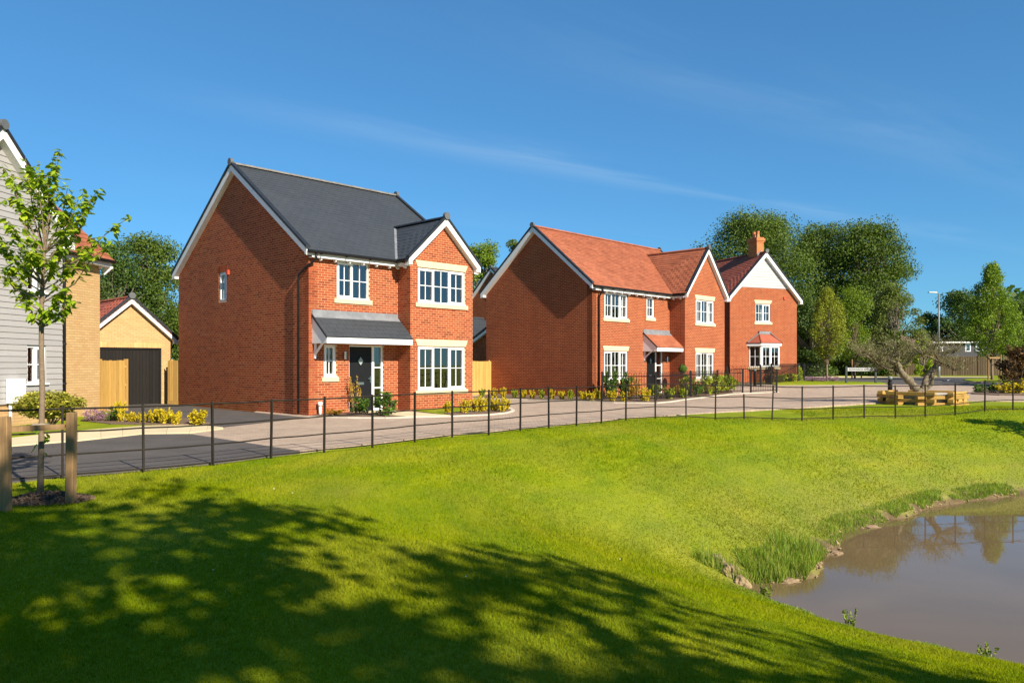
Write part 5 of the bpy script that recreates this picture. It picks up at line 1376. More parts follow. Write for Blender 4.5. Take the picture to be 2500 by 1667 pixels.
m_ = MB(); m_.slab([(math.cos(2 * math.pi * k / 8 + 0.2 + math.pi / 8) * 1.20, math.sin(2 * math.pi * k / 8 + 0.2 + math.pi / 8) * 1.20) for k in range(8)], 0.0, 0.44); m_.build('gravel_fill', M['gravel'], pl)

# ------------------------------------------------------------------ bollards, sign, lamp
def bollard(pxp, h, label, mats=('blackmetal', 'galv'), r=0.07):
    x, y = px(*pxp); o = tag(empty('bollard', (x, y, G(x, y))), label, 'bollard')
    m_ = MB(); m_.lathe([(r, 0), (r, h * 0.72), (r * 0.96, h * 0.73)], 14); m_.build('body', M[mats[0]], o, True)
    m_ = MB(); m_.lathe([(r * 0.8, h * 0.731), (r * 0.8, h * 0.86)], 14); m_.build('lens', M['blackmetal'], o, True)
    m_ = MB(); m_.lathe([(r * 1.03, h * 0.861), (r * 1.03, h * 0.95), (r * 0.7, h), (0.01, h * 1.01)], 14); m_.build('cap', M[mats[1]], o, True)
    return o
bollard((2173, 966), 0.90, 'dark bollard light with a silver top behind the sleeper planter', r=0.10)
bollard((1843, 942), 0.95, 'slim black bollard light in front of the third house', r=0.08)

sx, sy = px(2101, 937); sg = tag(empty('street_sign', (sx, sy, G(sx, sy)), -0.06), 'white street name sign on two dark posts reading EDWARDS GROVE', 'sign')
for x in (-0.86, 0.80): m_ = MB(); m_.box(x, x + 0.10, -0.05, 0.05, -0.2, 1.02 if x < 0 else 0.92); m_.build('post', M['signgreen'], sg)
m_ = MB(); m_.box(-0.755, 0.795, -0.062, -0.052, 0.74, 0.94); fc = m_.build('sign_plate', M['sign'], sg)
cu = bpy.data.curves.new('lettering', 'FONT'); cu.body = 'EDWARDS GROVE'; cu.size = 0.165; cu.align_x = 'CENTER'; cu.align_y = 'CENTER'; cu.extrude = 0.001
to = bpy.data.objects.new('lettering_tmp', cu); COL.objects.link(to); bpy.context.view_layer.update()
dg = bpy.context.evaluated_depsgraph_get(); tm = bpy.data.meshes.new_from_object(to.evaluated_get(dg)); bpy.data.objects.remove(to)
tm.materials.clear(); tm.materials.append(M['signblack'])
lo = link('lettering', tm, fc); lo.location = (0.02, -0.0645, 0.838); lo.rotation_euler = (R(90), 0, 0)

lx, ly = px(2292, 921); lp = tag(empty('street_lamp', (lx, ly, G(lx, ly))), 'tall grey street lamp beyond the olive tree', 'street lamp')
HL = (921 - 714) / FPX * ly
m_ = MB(); m_.tube([(0, 0, -0.2), (0, 0, 1.3)], 0.11, 10); m_.build('base_column', M['galv'], lp, True)
m_ = MB(); m_.tube([(0, 0, 1.3), (0, 0, HL - 0.1)], [0.075, 0.055], 10); m_.build('column', M['galv'], lp, True)
m_ = MB(); m_.tube([(0, 0, HL - 0.12), (-0.25, 0, HL - 0.02)], 0.035, 8); m_.build('arm', M['galv'], lp)
m_ = MB(); m_.hexa([(-0.85, -0.13, HL - 0.02), (-0.15, -0.1, HL - 0.06), (-0.15, 0.1, HL - 0.06), (-0.85, 0.13, HL - 0.02), (-0.8, -0.1, HL + 0.05), (-0.2, -0.08, HL + 0.06), (-0.2, 0.08, HL + 0.06), (-0.8, 0.1, HL + 0.05)]); m_.build('lantern', M['galv'], lp)

# ------------------------------------------------------------------ far fence and houses beyond the junction
fa, fb = px(2040, 917.4), px(2640, 918.6)
a, b = Vector((*fa, 0)), Vector((*fb, 0)); L = (b - a).length; e = (b - a) / L
root = tag(empty('board_fence', (a.x, a.y, G(a.x, a.y)), math.atan2(e.y, e.x)), 'long brown weathered timber fence beyond the junction', 'fence')
n = int(L / 1.83)
rnd = random.Random(8)
for k in range(n):
    m_ = MB(); x0 = k * L / n; hh = 1.75 + rnd.uniform(-0.05, 0.05)
    for j in range(14):
        w_ = (L / n - 0.1) / 14; x = x0 + 0.1 + j * w_
        m_.hexa([(x, -0.03, 0), (x + w_, -0.012, 0), (x + w_, 0, 0), (x, 0, 0), (x, -0.03, hh), (x + w_, -0.012, hh), (x + w_, 0, hh), (x, 0, hh)])
    m_.build('fence_panel', M['oldwood'], root)
    m_ = MB(); m_.box(x0, x0 + 0.095, -0.06, 0.04, -0.1, 1.85); m_.build('post', M['oldwood'], root)

# dark chalet bungalow with a flat dormer, behind the far fence
hb = house('bungalow', *px(2262, 911.5), 0.30, -0.10, 'dark grey clad bungalow with a wide flat dormer behind the far fence')
Yb = hb.location.y; sc_ = Yb / FPX
fH = Fr((0, 0, 0), (1, 0, 0), (0, -1, 0)); Wb = 175 * sc_
zz = lambda y: CAMZ - (y - YH) * sc_ - 0.30
m_ = MB(); m_.box(0, Wb, 0, 7, -0.5, zz(881)); m_.build('wall', M['redbrick'], hb)
m_ = MB(); slope_slab(m_, [(-0.3, -0.4, zz(880)), (Wb + 0.3, -0.4, zz(880)), (Wb + 0.3, 3.0, zz(845)), (-0.3, 3.0, zz(845))], 0.1); rfb = m_.build('roof', M['greycol'], hb)
m_ = MB(); m_.box(-0.3, Wb + 0.3, -0.46, -0.41, zz(884), zz(878.5)); m_.build('fascia', M['tile'], rfb)
ws = [(2295, 2308, 846, 857), (2360, 2373, 838.5, 858), (2384.5, 2402, 838.5, 858)]
wo = [((x0 - 2262) * sc_, (x1 - 2262) * sc_, zz(y1), zz(y0)) for x0, x1, y0, y1 in ws]
fD = Fr((0, 0.8, 0), (1, 0, 0), (0, -1, 0))
m_ = MB(); wall_mesh(m_, fD, 0.6, Wb - 0.3, zz(872), zz(837), wo, 0, -0.2); m_.box(0.8, Wb - 0.5, 1.1, 6, zz(872), zz(838)); m_.build('dormer', M['greycol'], hb)
m_ = MB(); m_.box(0.4, Wb - 0.1, 0.45, 6.2, zz(837) + 0.002, zz(834)); m_.build('flat_roof', M['white'], hb)
for q in wo: window(hb, fD, *q, [(1, 1, 1)], rows=2 if q[1] - q[0] < 0.8 else 1, sill=False, o=0.02, handle=False)
hc = house('far_house', *px(2196, 912.5), 0.3, -0.1, 'brown tiled house roof showing above the far fence left of the lamp')
sc_ = hc.location.y / FPX; W_ = 84 * sc_
m_ = MB(); m_.box(0, W_, 0, 8, -0.5, zz(858)); m_.build('wall', M['redbrick'], hc)
m_ = MB(); slope_slab(m_, [(-0.4, -0.4, zz(858)), (W_ + 0.4, -0.4, zz(858)), (W_ + 0.4, 4, zz(818)), (-0.4, 4, zz(818))], 0.1); slope_slab(m_, [(-0.4, 8.4, zz(858)), (W_ + 0.4, 8.4, zz(858)), (W_ + 0.4, 4.01, zz(818)), (-0.4, 4.01, zz(818))], 0.1); rfc = m_.build('roof', simple('old_brown_tile', (0.16, 0.10, 0.07), (0.22, 0.14, 0.10), 3, 0.85, 0.4, 20), hc)
m_ = MB(); m_.poly([(0, zz(858)), (8, zz(858)), (4, zz(819))], 0, 0.05, Fr((W_ + 0.02, 0, 0), (0, 1, 0), (1, 0, 0))); m_.build('gable', M['terracotta'], hc)
m_ = MB(); m_.box(W_ - 0.2, W_ + 0.35, 4.4, 5.0, zz(830), zz(812)); m_.build('chimney', M['terracotta'], rfc)

# ------------------------------------------------------------------ plants
def leaves_np(C, rng, size, aspect=0.5, up=0.35, bend=0.0, out=None):
    """diamond leaves at centres C"""
    n = len(C)
    N = rng.normal(size=(n, 3)); N[:, 2] += up * 2
    if out is not None: N += out
    N /= np.linalg.norm(N, axis=1, keepdims=True) + 1e-9
    T = rng.normal(size=(n, 3)); T -= (T * N).sum(1, keepdims=True) * N
    T /= np.linalg.norm(T, axis=1, keepdims=True) + 1e-9
    B = np.cross(N, T)
    s = (size * rng.uniform(0.65, 1.3, (n, 1)))
    Vv = np.stack([C - T * s * 0.5, C + B * s * aspect * 0.5 - N * s * bend, C + T * s * 0.5, C - B * s * aspect * 0.5 - N * s * bend], 1).reshape(-1, 3)
    return Vv, np.arange(n * 4).reshape(-1, 4)

def tree(name, label, x, y, H, shape, seed, leaf, nleaf, clumps, clump_r, size, bark='darkbark', tr=0.3, clear=0.25, group=None, z=None, lean=(0, 0), gap=0.0, flat=0.75, aspect=0.6):
    """trunk with limbs, and a crown of leaves gathered in clumps; shape(t) = crown radius at relative crown height t"""
    rng = np.random.default_rng(seed); rnd = random.Random(seed)
    z = G(x, y) if z is None else z
    root = tag(empty(name, (x, y, z)), label, 'tree', group)
    cb = H * clear
    CC = []; tries = 0
    lob = [(rnd.uniform(0, 6.28), rnd.uniform(0.75, 1.2), rnd.uniform(0, 1)) for _ in range(7)]
    while len(CC) < clumps and tries < clumps * 30:
        tries += 1
        t = rnd.random() ** 0.9; an = rnd.uniform(0, 2 * math.pi)
        lf = 1.0
        for la, ls, lt in lob: lf += (ls - 1) * math.exp(-((math.atan2(math.sin(an - la), math.cos(an - la))) ** 2) / 0.5 - ((t - lt) ** 2) / 0.08)
        r = shape(t) * lf * (rnd.random() ** 0.42)
        c = Vector((math.cos(an) * r + lean[0] * t, math.sin(an) * r + lean[1] * t, cb + (H - cb) * t - clump_r * 0.3))
        if gap and mnoise.noise(c * 0.35 + Vector((seed, 0, 0))) < gap - 0.25: continue
        CC.append(c)
    tb = MB(); top = cb + (H - cb) * 0.75; nseg = 7
    tp = [Vector((lean[0] * (k / nseg) ** 2 * 0.7 + rnd.uniform(-1, 1) * tr * 0.35 * (k > 0), lean[1] * (k / nseg) ** 2 * 0.7 + rnd.uniform(-1, 1) * tr * 0.35 * (k > 0), -0.3 + (top + 0.3) * k / nseg)) for k in range(nseg + 1)]
    tb.tube(tp, [tr * (1.25 if k == 0 else 1.0) * (1 - 0.85 * k / nseg) for k in range(nseg + 1)], 9)
    for c in CC[::max(1, len(CC) // 60)]:
        f = min(max((c.z * rnd.uniform(0.45, 0.75)) / top, clear * 0.8), 0.95); i = min(int(f * nseg), nseg - 1); p = tp[i].lerp(tp[i + 1], f * nseg - i)
        m1 = p.lerp(c, 0.4) + Vector((rnd.uniform(-1, 1), rnd.uniform(-1, 1), rnd.uniform(-0.2, 0.6))) * clump_r * 0.4
        r0 = tr * (1 - 0.85 * f) * 0.45; tb.tube([p, m1, p.lerp(c, 0.75) + Vector((0, 0, rnd.uniform(-0.2, 0.2) * clump_r)), c], [r0, r0 * 0.7, r0 * 0.45, r0 * 0.15], 5, False)
    tb.build('trunk', M[bark], root, True)
    per = nleaf // max(len(CC), 1); C = []; O = []
    for c in CC:
        k = int(per * rnd.uniform(0.6, 1.4)); d = rng.normal(size=(k, 3)); d /= np.linalg.norm(d, axis=1, keepdims=True)
        rr = clump_r * rnd.uniform(0.7, 1.25) * rng.random((k, 1)) ** 0.45
        C.append(np.array(c) + d * rr * np.array([1, 1, flat])); O.append(d * 0.8)
    Vv, Ff = leaves_np(np.concatenate(C), rng, size, aspect, 0.3, 0.08, np.concatenate(O))
    link('crown', np_mesh('crown', Vv, Ff, M[leaf]), root)
    return root

dome = lambda R_, p=0.6: (lambda t: R_ * (1 - abs(2 * t - 0.75) ** 2.2 * 0.62) if t < 0.98 else R_ * 0.3)
def oval(R_): return lambda t: R_ * max(0.12, math.sin(math.pi * min(max(0.12 + t * 0.80, 0), 1)) ** 0.75)
def tear(R_): return lambda t: R_ * max(0.06, math.sin(math.pi * (0.10 + 0.86 * t) ** 0.80) ** 0.9)
def egg(R_): return lambda t: R_ * max(0.08, math.sin(math.pi * min(1, 0.04 + 0.94 * t ** 0.85)) ** 0.8)
def cone(R_): return lambda t: R_ * (0.25 + 0.75 * min(1, t / 0.22)) * (1 - 0.93 * max(0, (t - 0.22) / 0.78))

def far_tree(name, label, cxp, top, halfw, Y, leaf, seed, n=16000, clumps=90, clear=0.18, gap=0.0, shp=oval, size=None, tr=0.45, bark='darkbark', cr=None, flat=0.75, **kw):
    """a background tree from where it stands: centre column, top row and half width on the photograph, distance Y"""
    x = (cxp - 1250) / FPX * Y; H = CAMZ + (YH - top) / FPX * Y - G(x, Y); R_ = halfw / FPX * Y
    return tree(name, label, x, Y, H, shp(R_ * 0.88), seed, leaf, n, clumps, cr or R_ * 0.30, size or max(0.2, Y * 0.0036), bark, tr, clear, 'trees behind the houses', gap=gap, flat=flat, **kw)
far_tree('oak_tree', 'dark oak behind the buff garage, rising against the clad house roof', 262, 596, 110, 58, 'bluegreen', 11, 26000, 110, size=0.17)
far_tree('oak_tree', 'leafy oak directly behind the garage ridge', 368, 580, 118, 62, 'oakleaf', 12, 30000, 120, gap=0.06, size=0.18)
far_tree('oak_tree', 'oak behind the slate roofed house, hidden to its left edge', 470, 640, 80, 66, 'oakleaf', 29, 9000, 40, size=0.18)
far_tree('ash_tree', 'bright green tree in the gap between slate roof and tiled roof', 1178, 588, 70, 70, 'hornleaf', 13, 20000, 90, gap=0.05, size=0.18)
far_tree('ash_tree', 'tree top peeping over the ridge of the tiled house gable', 1262, 584, 45, 72, 'oakleaf', 14, 9000, 40, size=0.18)
far_tree('oak_tree', 'broad dark oak towering behind the chimney', 1848, 528, 190, 72, 'oakleaf', 15, 85000, 280, 0.08, size=0.19, cr=1.8)
far_tree('oak_tree', 'dark oak crown joining the broad oak on its right, above the hornbeams', 2000, 552, 130, 78, 'oakleaf', 28, 60000, 220, 0.05, size=0.19, cr=1.7)
far_tree('oak_tree', 'tall open oak at the right of the oak group with a bare trunk showing', 2122, 546, 118, 74, 'oakleaf', 16, 46000, 170, 0.32, gap=0.08, size=0.19, tr=0.42, cr=1.4)
far_tree('birch_tree', 'pale feathery tree with airy foliage below the tall open oak', 2190, 684, 72, 66, 'paleleaf', 17, 15000, 90, 0.15, gap=0.1, size=0.16, tr=0.16, cr=0.75)
far_tree('oak_tree', 'round dark shrubby tree filling in behind the young hornbeams', 2110, 775, 90, 68, 'bluegreen', 18, 16000, 60, 0.02, size=0.19)
far_tree('oak_tree', 'dark undergrowth tree right behind the third house wall', 1985, 730, 85, 66, 'bluegreen', 30, 16000, 60, 0.02, size=0.19)
far_tree('oak_tree', 'distant dark tree behind the street lamp', 2345, 712, 85, 105, 'bluegreen', 19, 22000, 90, 0.1, size=0.28)
far_tree('oak_tree', 'low dark tree left of the street lamp', 2272, 765, 46, 110, 'bluegreen', 20, 9000, 40, 0.05, size=0.28)
far_tree('oak_tree', 'tree mass at the far right edge behind the staked tree', 2490, 735, 90, 88, 'oakleaf', 21, 22000, 80, 0.05, size=0.22)
far_tree('small_tree', 'small bright green tree seen through the olive crown', 2256, 828, 30, 62, 'springleaf', 22, 3500, 30, 0.1, size=0.2, tr=0.12)

# young street trees
def street_tree(name, label, bx, by, top, halfw, leaf, seed, shp, n, clumps, clear, tr, group=None, size=0.13, cr=0.34, bark='bark', flat=1.3, **kw):
    x, y = px(bx, by); H = CAMZ + (YH - top) / FPX * y - G(x, y); R_ = halfw / FPX * y
    return tree(name, label, x, y, H, shp(R_), seed, leaf, n, clumps, cr, size, bark, tr, clear, group, flat=flat, **kw)
street_tree('hornbeam_tree', 'young flame-shaped hornbeam with yellowish leaves right of the third house', 2019, 931, 706, 48, 'hornyellow', 23, egg, 14000, 300, 0.27, 0.075, size=0.095, cr=0.22, flat=1.6)
street_tree('hornbeam_tree', 'greener young hornbeam with two stakes behind the street sign', 2087, 924, 690, 46, 'hornleaf', 24, oval, 15000, 150, 0.22, 0.075, size=0.11, cr=0.48, gap=0.12)
street_tree('conical_tree', 'tall conical young tree with stakes on the grass verge at the right', 2423, 929.5, 648, 80, 'hornleaf', 25, cone, 22000, 260, 0.25, 0.09, size=0.115, cr=0.36)
def stakes(pts, h, label, group=None):
    P = [px(*q) for q in pts]; root = tag(empty('tree_stakes', (P[0][0], P[0][1], G(*P[0]))), label, 'stakes', group)
    for x, y in P: m_ = MB(); m_.tube([(x - P[0][0], y - P[0][1], -0.2), (x - P[0][0], y - P[0][1], h)], 0.05, 8); m_.build('stake', M['stake'], root)
    m_ = MB(); m_.box(0, P[1][0] - P[0][0], P[1][1] - P[0][1] - 0.02, P[1][1] - P[0][1] + 0.02, h - 0.25, h - 0.15); m_.build('crossbar', M['stake'], root)
stakes([(2080, 925), (2103, 924.5)], 1.45, 'two timber stakes holding the greener hornbeam')
stakes([(2413, 930), (2443, 930)], 1.7, 'two tall timber stakes beside the conical tree')

# ------------------------------------------------------------------ shrubs
SHRUB = {}
def shrub_mesh(kind, seed):
    """(stems, leaves) meshes of one unit-size shrub: height 1, radius about 0.5"""
    key = (kind, seed)
    if key in SHRUB: return SHRUB[key]
    rng = np.random.default_rng(seed + 100); rnd = random.Random(seed + 100)
    form, leaf, n, size = {'gold': ('spray', 'gold', 900, 0.13), 'lime': ('spray', 'limeleaf', 900, 0.13), 'green': ('mound', 'greenleaf', 700, 0.14), 'limemound': ('mound', 'limeleaf', 900, 0.11),
                           'ball': ('lollipop', 'variegated', 6500, 0.06), 'pink': ('mound', 'pinkflower', 700, 0.08), 'red': ('tall', 'redleaf', 420, 0.075), 'orange': ('tall', 'orangeleaf', 600, 0.10), 'greentall': ('tall', 'greenleaf', 800, 0.12), 'weed': ('tall', 'hornleaf', 130, 0.16), 'reddense': ('mound', 'copperdark', 3000, 0.075), 'redtip': ('tall', 'orangeleaf', 300, 0.075)}[kind]
    st = MB(); C = []
    if form in ('mound', 'lollipop'):
        for _ in range(9):
            a = rnd.uniform(0, 6.28); st.tube([(0, 0, 0), (math.cos(a) * 0.15, math.sin(a) * 0.15, 0.3), (math.cos(a) * 0.32, math.sin(a) * 0.32, 0.65)], [0.018, 0.012, 0.005], 4, False)
        k = 26 if form == 'mound' else 60; cs = []
        for _ in range(k):
            a = rnd.uniform(0, 6.28); t = rnd.random(); r = 0.40 * math.sqrt(rnd.random()) * (math.sin(math.pi * (0.15 + 0.75 * t)) ** 0.5)
            cs.append((math.cos(a) * r, math.sin(a) * r, 0.12 + 0.75 * t if form == 'mound' else 0.38 + 0.50 * t))
        for c in cs:
            d = rng.normal(size=(n // k, 3)); d /= np.linalg.norm(d, axis=1, keepdims=True); C.append(np.array(c) + d * 0.15 * rng.random((n // k, 1)) ** 0.4)
    else:
        k = 16 if form == 'spray' else 11
        for _ in range(k):
            a = rnd.uniform(0, 6.28); sp = (0.42 if form == 'spray' else 0.40) * math.sqrt(rnd.random()); h = rnd.uniform(0.55, 1.0) * (1 - sp * 0.5)
            p0 = Vector((math.cos(a) * sp * 0.3, math.sin(a) * sp * 0.3, 0)); p1 = Vector((math.cos(a) * sp, math.sin(a) * sp, h)); m1 = p0.lerp(p1, 0.5) + Vector((rnd.uniform(-1, 1), rnd.uniform(-1, 1), 0)) * 0.04
            st.tube([p0, m1, p1], [0.014, 0.010, 0.004], 4, False)
            q = n // k; t = rng.random((q, 1)) ** 0.75; t = 0.12 + 0.88 * t if form == 'spray' else 0.25 + 0.75 * t
            pos = np.where(t < 0.5, np.array(p0) + (np.array(m1) - np.array(p0)) * t * 2, np.array(m1) + (np.array(p1) - np.array(m1)) * (t * 2 - 1))
            C.append(pos + rng.normal(size=(q, 3)) * (0.055 if form == 'spray' else 0.065) * (1.3 - t))
    C = np.concatenate(C); C[:, 2] = np.maximum(C[:, 2], 0.03)
    Vv, Ff = leaves_np(C, rng, size, 0.55, 0.4, 0.1)
    SHRUB[key] = (st.mesh('stem', M['bark'], True), np_mesh('foliage', Vv, Ff, M[leaf]))
    return SHRUB[key]
def shrub(kind, x, y, w_, h, label, group=None, seed=0, name=None, z=None):
    s_, l_ = shrub_mesh(kind, seed)
    o = tag(empty(name or {'pink': 'flowering_plant', 'ball': 'clipped_shrub'}.get(kind, 'shrub'), (x, y, (G(x, y) if z is None else z) + 0.04), (seed * 2.4 + x) % 6.28), label, 'shrub', group)
    for nm, me in (('stem', s_), ('foliage', l_)):
        c = link(nm, me, o); c.scale = (w_, w_, h)
    return o
ORD = ['first', 'second', 'third', 'fourth', 'fifth', 'sixth', 'seventh', 'eighth', 'ninth', 'tenth', 'eleventh', 'twelfth', 'thirteenth', 'fourteenth', 'fifteenth', 'sixteenth']
def px_shrub(kind, bx, by, wpx, hpx, label, group=None, seed=0, **kw):
    x, y = px(bx, by); s = y / FPX
    return shrub(kind, x, y, wpx * s * 1.25, hpx * s * 1.12, label, group, seed, **kw)

# left bed
px_shrub('ball', 121, 1052, 132, 88, 'rounded variegated shrub on short stems in front of the grey clad house', None, 1)
px_shrub('pink', 232, 1033, 56, 32, 'pink flowering heather at the left end of the bed', None, 2)
px_shrub('green', 283, 1034, 44, 36, 'low green shrub next to the pink heather', None, 3)
for i, (bx, by, w_, h) in enumerate([(292, 1035, 28, 58), (322, 1036, 32, 28), (352, 1037.5, 30, 30), (378, 1038.5, 32, 40), (402, 1040, 36, 44), (428, 1041, 34, 36), (482, 1040.5, 52, 40)]):
    px_shrub('gold', bx, by, w_, h, ORD[i] + ' golden shrub from the left in the bed by the driveway', 'golden shrubs by the driveway', i % 4)
# near house front bed
for i, (bx, by, w_, h, k, lb) in enumerate([(786, 1011, 48, 88, 'red', 'tall sparse copper shrub under the small window of the near house'), (838, 1008, 44, 86, 'red', 'tall copper shrub left of the black front door'), (868, 1010, 40, 96, 'redtip', 'tall yellow-tipped shrub in front of the black front door'),
                                             (881, 1015, 48, 38, 'green', 'green bush left of the path at the near front door'), (944, 1018, 54, 52, 'green', 'larger green bush right of the near front door'), (815, 1017, 60, 16, 'orange', 'low yellowish ground cover at the corner bed')]):
    px_shrub(k, bx, by, w_, h, lb, None, i)
for i, (bx, by, w_, h) in enumerate([(1093, 1011, 24, 30), (1133, 1011.5, 30, 36), (1160, 1009, 26, 40), (1180, 1008.5, 30, 42), (1207, 1007, 28, 38), (1224, 1008, 30, 36), (1237, 1003, 22, 30)]):
    px_shrub('gold', bx, by, w_, h, ORD[i] + ' golden shrub from the left in the corner bed of the near house', 'golden shrubs in the corner bed', (i + 1) % 4)
for i, bx in enumerate([1178, 1207, 1228, 1256, 1277, 1299, 1322, 1346, 1371, 1392]):
    px_shrub('gold' if i % 3 else 'lime', bx, 971 + (bx - 1178) * 0.032, 19, 22 + (i * 7) % 5, ORD[i] + ' golden shrub from the left along the side wall of the second house', 'golden shrubs along the side wall', i % 4)
H2B = [('gold', 1424, 980, 22, 26), ('gold', 1444, 981, 22, 24), ('gold', 1461, 979, 24, 30), ('greentall', 1492, 973, 44, 72), ('gold', 1496, 982, 28, 30), ('greentall', 1527, 972, 40, 62), ('gold', 1522, 982, 24, 26), ('orange', 1550, 974, 34, 56), ('orange', 1540, 979, 30, 34), ('gold', 1575, 982, 34, 34),
       ('limemound', 1602, 975, 30, 34), ('lime', 1632, 976, 34, 32), ('orange', 1655, 973, 30, 32), ('limemound', 1680, 968, 38, 46), ('lime', 1668, 974, 28, 26), ('greentall', 1702, 969, 28, 36)]
desc = {'gold': 'golden', 'lime': 'lime green', 'orange': 'orange leaved', 'greentall': 'tall green', 'limemound': 'rounded lime green'}
cnt = {}
for i, (k, bx, by, w_, h) in enumerate(H2B):
    c = cnt.get(k, 0); cnt[k] = c + 1
    px_shrub(k, bx, by, w_, h, ORD[c] + ' ' + desc[k] + ' shrub from the left in the front bed of the second house', 'shrubs in the front bed of the second house', i % 4)
for i, (bx, by, w_, h) in enumerate([(1722, 966, 34, 44), (1750, 963, 38, 46), (1776, 961, 36, 42)]):
    px_shrub('limemound', bx, by, w_, h, ORD[i] + ' bright yellow-green hedge bush from the left, behind the railing by the gate', 'yellow-green hedge bushes', i)
px_shrub('limemound', 1790, 944, 30, 16, 'low lime bush at the left of the third house bed', None, 3)
for i, (bx, by, w_, h) in enumerate([(1905, 935, 34, 18), (1928, 933.5, 34, 20)]):
    px_shrub('limemound', bx, by, w_, h, ORD[i] + ' low yellow-green mound at the right corner of the third house', 'mounds by the third house', i)
px_shrub('limemound', 1952, 932, 16, 34, 'upright lime shrub at the right corner of the third house', None, 2)
px_shrub('reddense', 1880, 938, 26, 40, 'dark copper shrub below the bay window of the third house', None, 1)
for i, (bx, by, w_, h) in enumerate([(1982, 933, 36, 12), (2008, 933.5, 26, 12), (2034, 933, 30, 14)]):
    px_shrub('pink', bx, by, w_, h, ORD[i] + ' pink flower clump from the left beneath the yellowish hornbeam', 'pink flowers under the hornbeam', i)
for i, (k, bx, by, w_, h) in enumerate([('green', 2392, 961, 30, 20), ('greentall', 2424, 961, 30, 26), ('gold', 2452, 962, 46, 26), ('gold', 2480, 962, 46, 28), ('gold', 2506, 960, 46, 36)]):
    px_shrub(k, bx, by, w_, h, {'green': 'low green shrub at the left end of the right bed', 'greentall': 'sparse green shrub in the right bed'}.get(k, ORD[i - 2 if i > 1 else 0] + ' golden shrub from the left in the bed at the right edge'), 'shrubs in the right bed', i % 4)
px_shrub('reddense', 2490, 946, 88, 92, 'large dark copper bush at the right edge of the street', None, 3)

# topiary with two balls by the second front door
tx, ty = px(1669, 963); tp_ = tag(empty('topiary_tree', (tx, ty, G(tx, ty))), 'clipped topiary with two green balls on a stem by the second front door', 'topiary')
s = ty / FPX; zb = lambda yy: CAMZ - (yy - YH) * s - G(tx, ty)
m_ = MB(); m_.tube([(0, 0, 0), (0.02, 0, zb(900))], 0.018, 6); m_.build('stem', M['bark'], tp_)
rng = np.random.default_rng(4)
for cx_, cy_, r in ((1667, 900, 10.5), (1674, 920, 6.5)):
    d = rng.normal(size=(900, 3)); d /= np.linalg.norm(d, axis=1, keepdims=True)
    Vv, Ff = leaves_np(np.array([(cx_ - 1669) * s, 0, zb(cy_)]) + d * r * s * rng.uniform(0.8, 1.0, (900, 1)), rng, 0.07, 0.6, 0, 0.1, d * 2); link('foliage_ball', np_mesh('foliage_ball', Vv, Ff, M['greenleaf']), tp_)
# ------------------------------------------------------------------ old olive tree in the planter
OY = pc.y; ob = Vector((pc.x, pc.y, pc.z + 0.42))
ol = tag(empty('olive_tree', ob), 'old olive tree with two twisted limbs and grey twiggy crown in the planter', 'tree')
rnd = random.Random(21)
def opt(x, y, dy=0.0): return at(x, y, OY + dy) - ob
m_ = MB()
def gnarl(mb, pts, rad, n=9, k=4):
    P, Rr = [], []
    for i in range(len(pts) - 1):
        a0, a1, a2, a3 = pts[max(i - 1, 0)], pts[i], pts[i + 1], pts[min(i + 2, len(pts) - 1)]
        for j in range(k):
            t = j / k
            q = 0.5 * ((2 * a1) + (a2 - a0) * t + (2 * a0 - 5 * a1 + 4 * a2 - a3) * t * t + (3 * a1 - a0 - 3 * a2 + a3) * t ** 3)
            P.append(q + Vector((rnd.uniform(-1, 1), rnd.uniform(-1, 1), rnd.uniform(-1, 1))) * 0.022); Rr.append((rad[i] * (1 - t) + rad[i + 1] * t) * rnd.uniform(0.80, 1.18))
    mb.tube(P + [pts[-1]], Rr + [rad[-1]], n)
gnarl(m_, [opt(2246, 968), opt(2240, 955), opt(2228, 939), opt(2214, 925, -0.1), opt(2204, 913, -0.2), opt(2196, 900, -0.2), opt(2190, 886, -0.25)], [0.19, 0.17, 0.13, 0.145, 0.105, 0.12, 0.09])
gnarl(m_, [opt(2244, 968), opt(2252, 956), opt(2257, 940), opt(2262, 925, 0.1), opt(2272, 910, 0.15), opt(2284, 896, 0.2), opt(2291, 884, 0.2), opt(2290, 874, 0.2)], [0.17, 0.14, 0.12, 0.13, 0.11, 0.125, 0.11, 0.07])
gnarl(m_, [opt(2256, 952), opt(2270, 942), opt(2277, 928, -0.1), opt(2276, 914), opt(2282, 900, 0.1)], [0.07, 0.075, 0.065, 0.06, 0.06])
limbs = [[(2190, 886), (2172, 893), (2152, 899), (2140, 908)], [(2190, 886), (2175, 880), (2150, 876)], [(2190, 886), (2196, 868), (2190, 850)], [(2192, 890), (2215, 885), (2228, 870)], [(2204, 913), (2180, 905), (2160, 898), (2138, 882)],
         [(2291, 880), (2305, 890), (2322, 896), (2330, 905)], [(2290, 874), (2305, 868), (2328, 862)], [(2290, 874), (2282, 862), (2283, 845)], [(2288, 880), (2270, 870), (2255, 866)], [(2150, 876), (2125, 872), (2100, 868)], [(2160, 898), (2130, 880), (2108, 862)]]
ends = []
for lb in limbs:
    dy = rnd.uniform(-0.7, 0.7); pts = [opt(x, y, dy * k / (len(lb) - 1)) for k, (x, y) in enumerate(lb)]
    m_.tube(pts, [0.05 - 0.032 * k / (len(pts) - 1) for k in range(len(pts))], 6, False); ends += pts[1:]
m_.build('trunk', M['olivebark'], ol, True)
tw = MB(); C = []
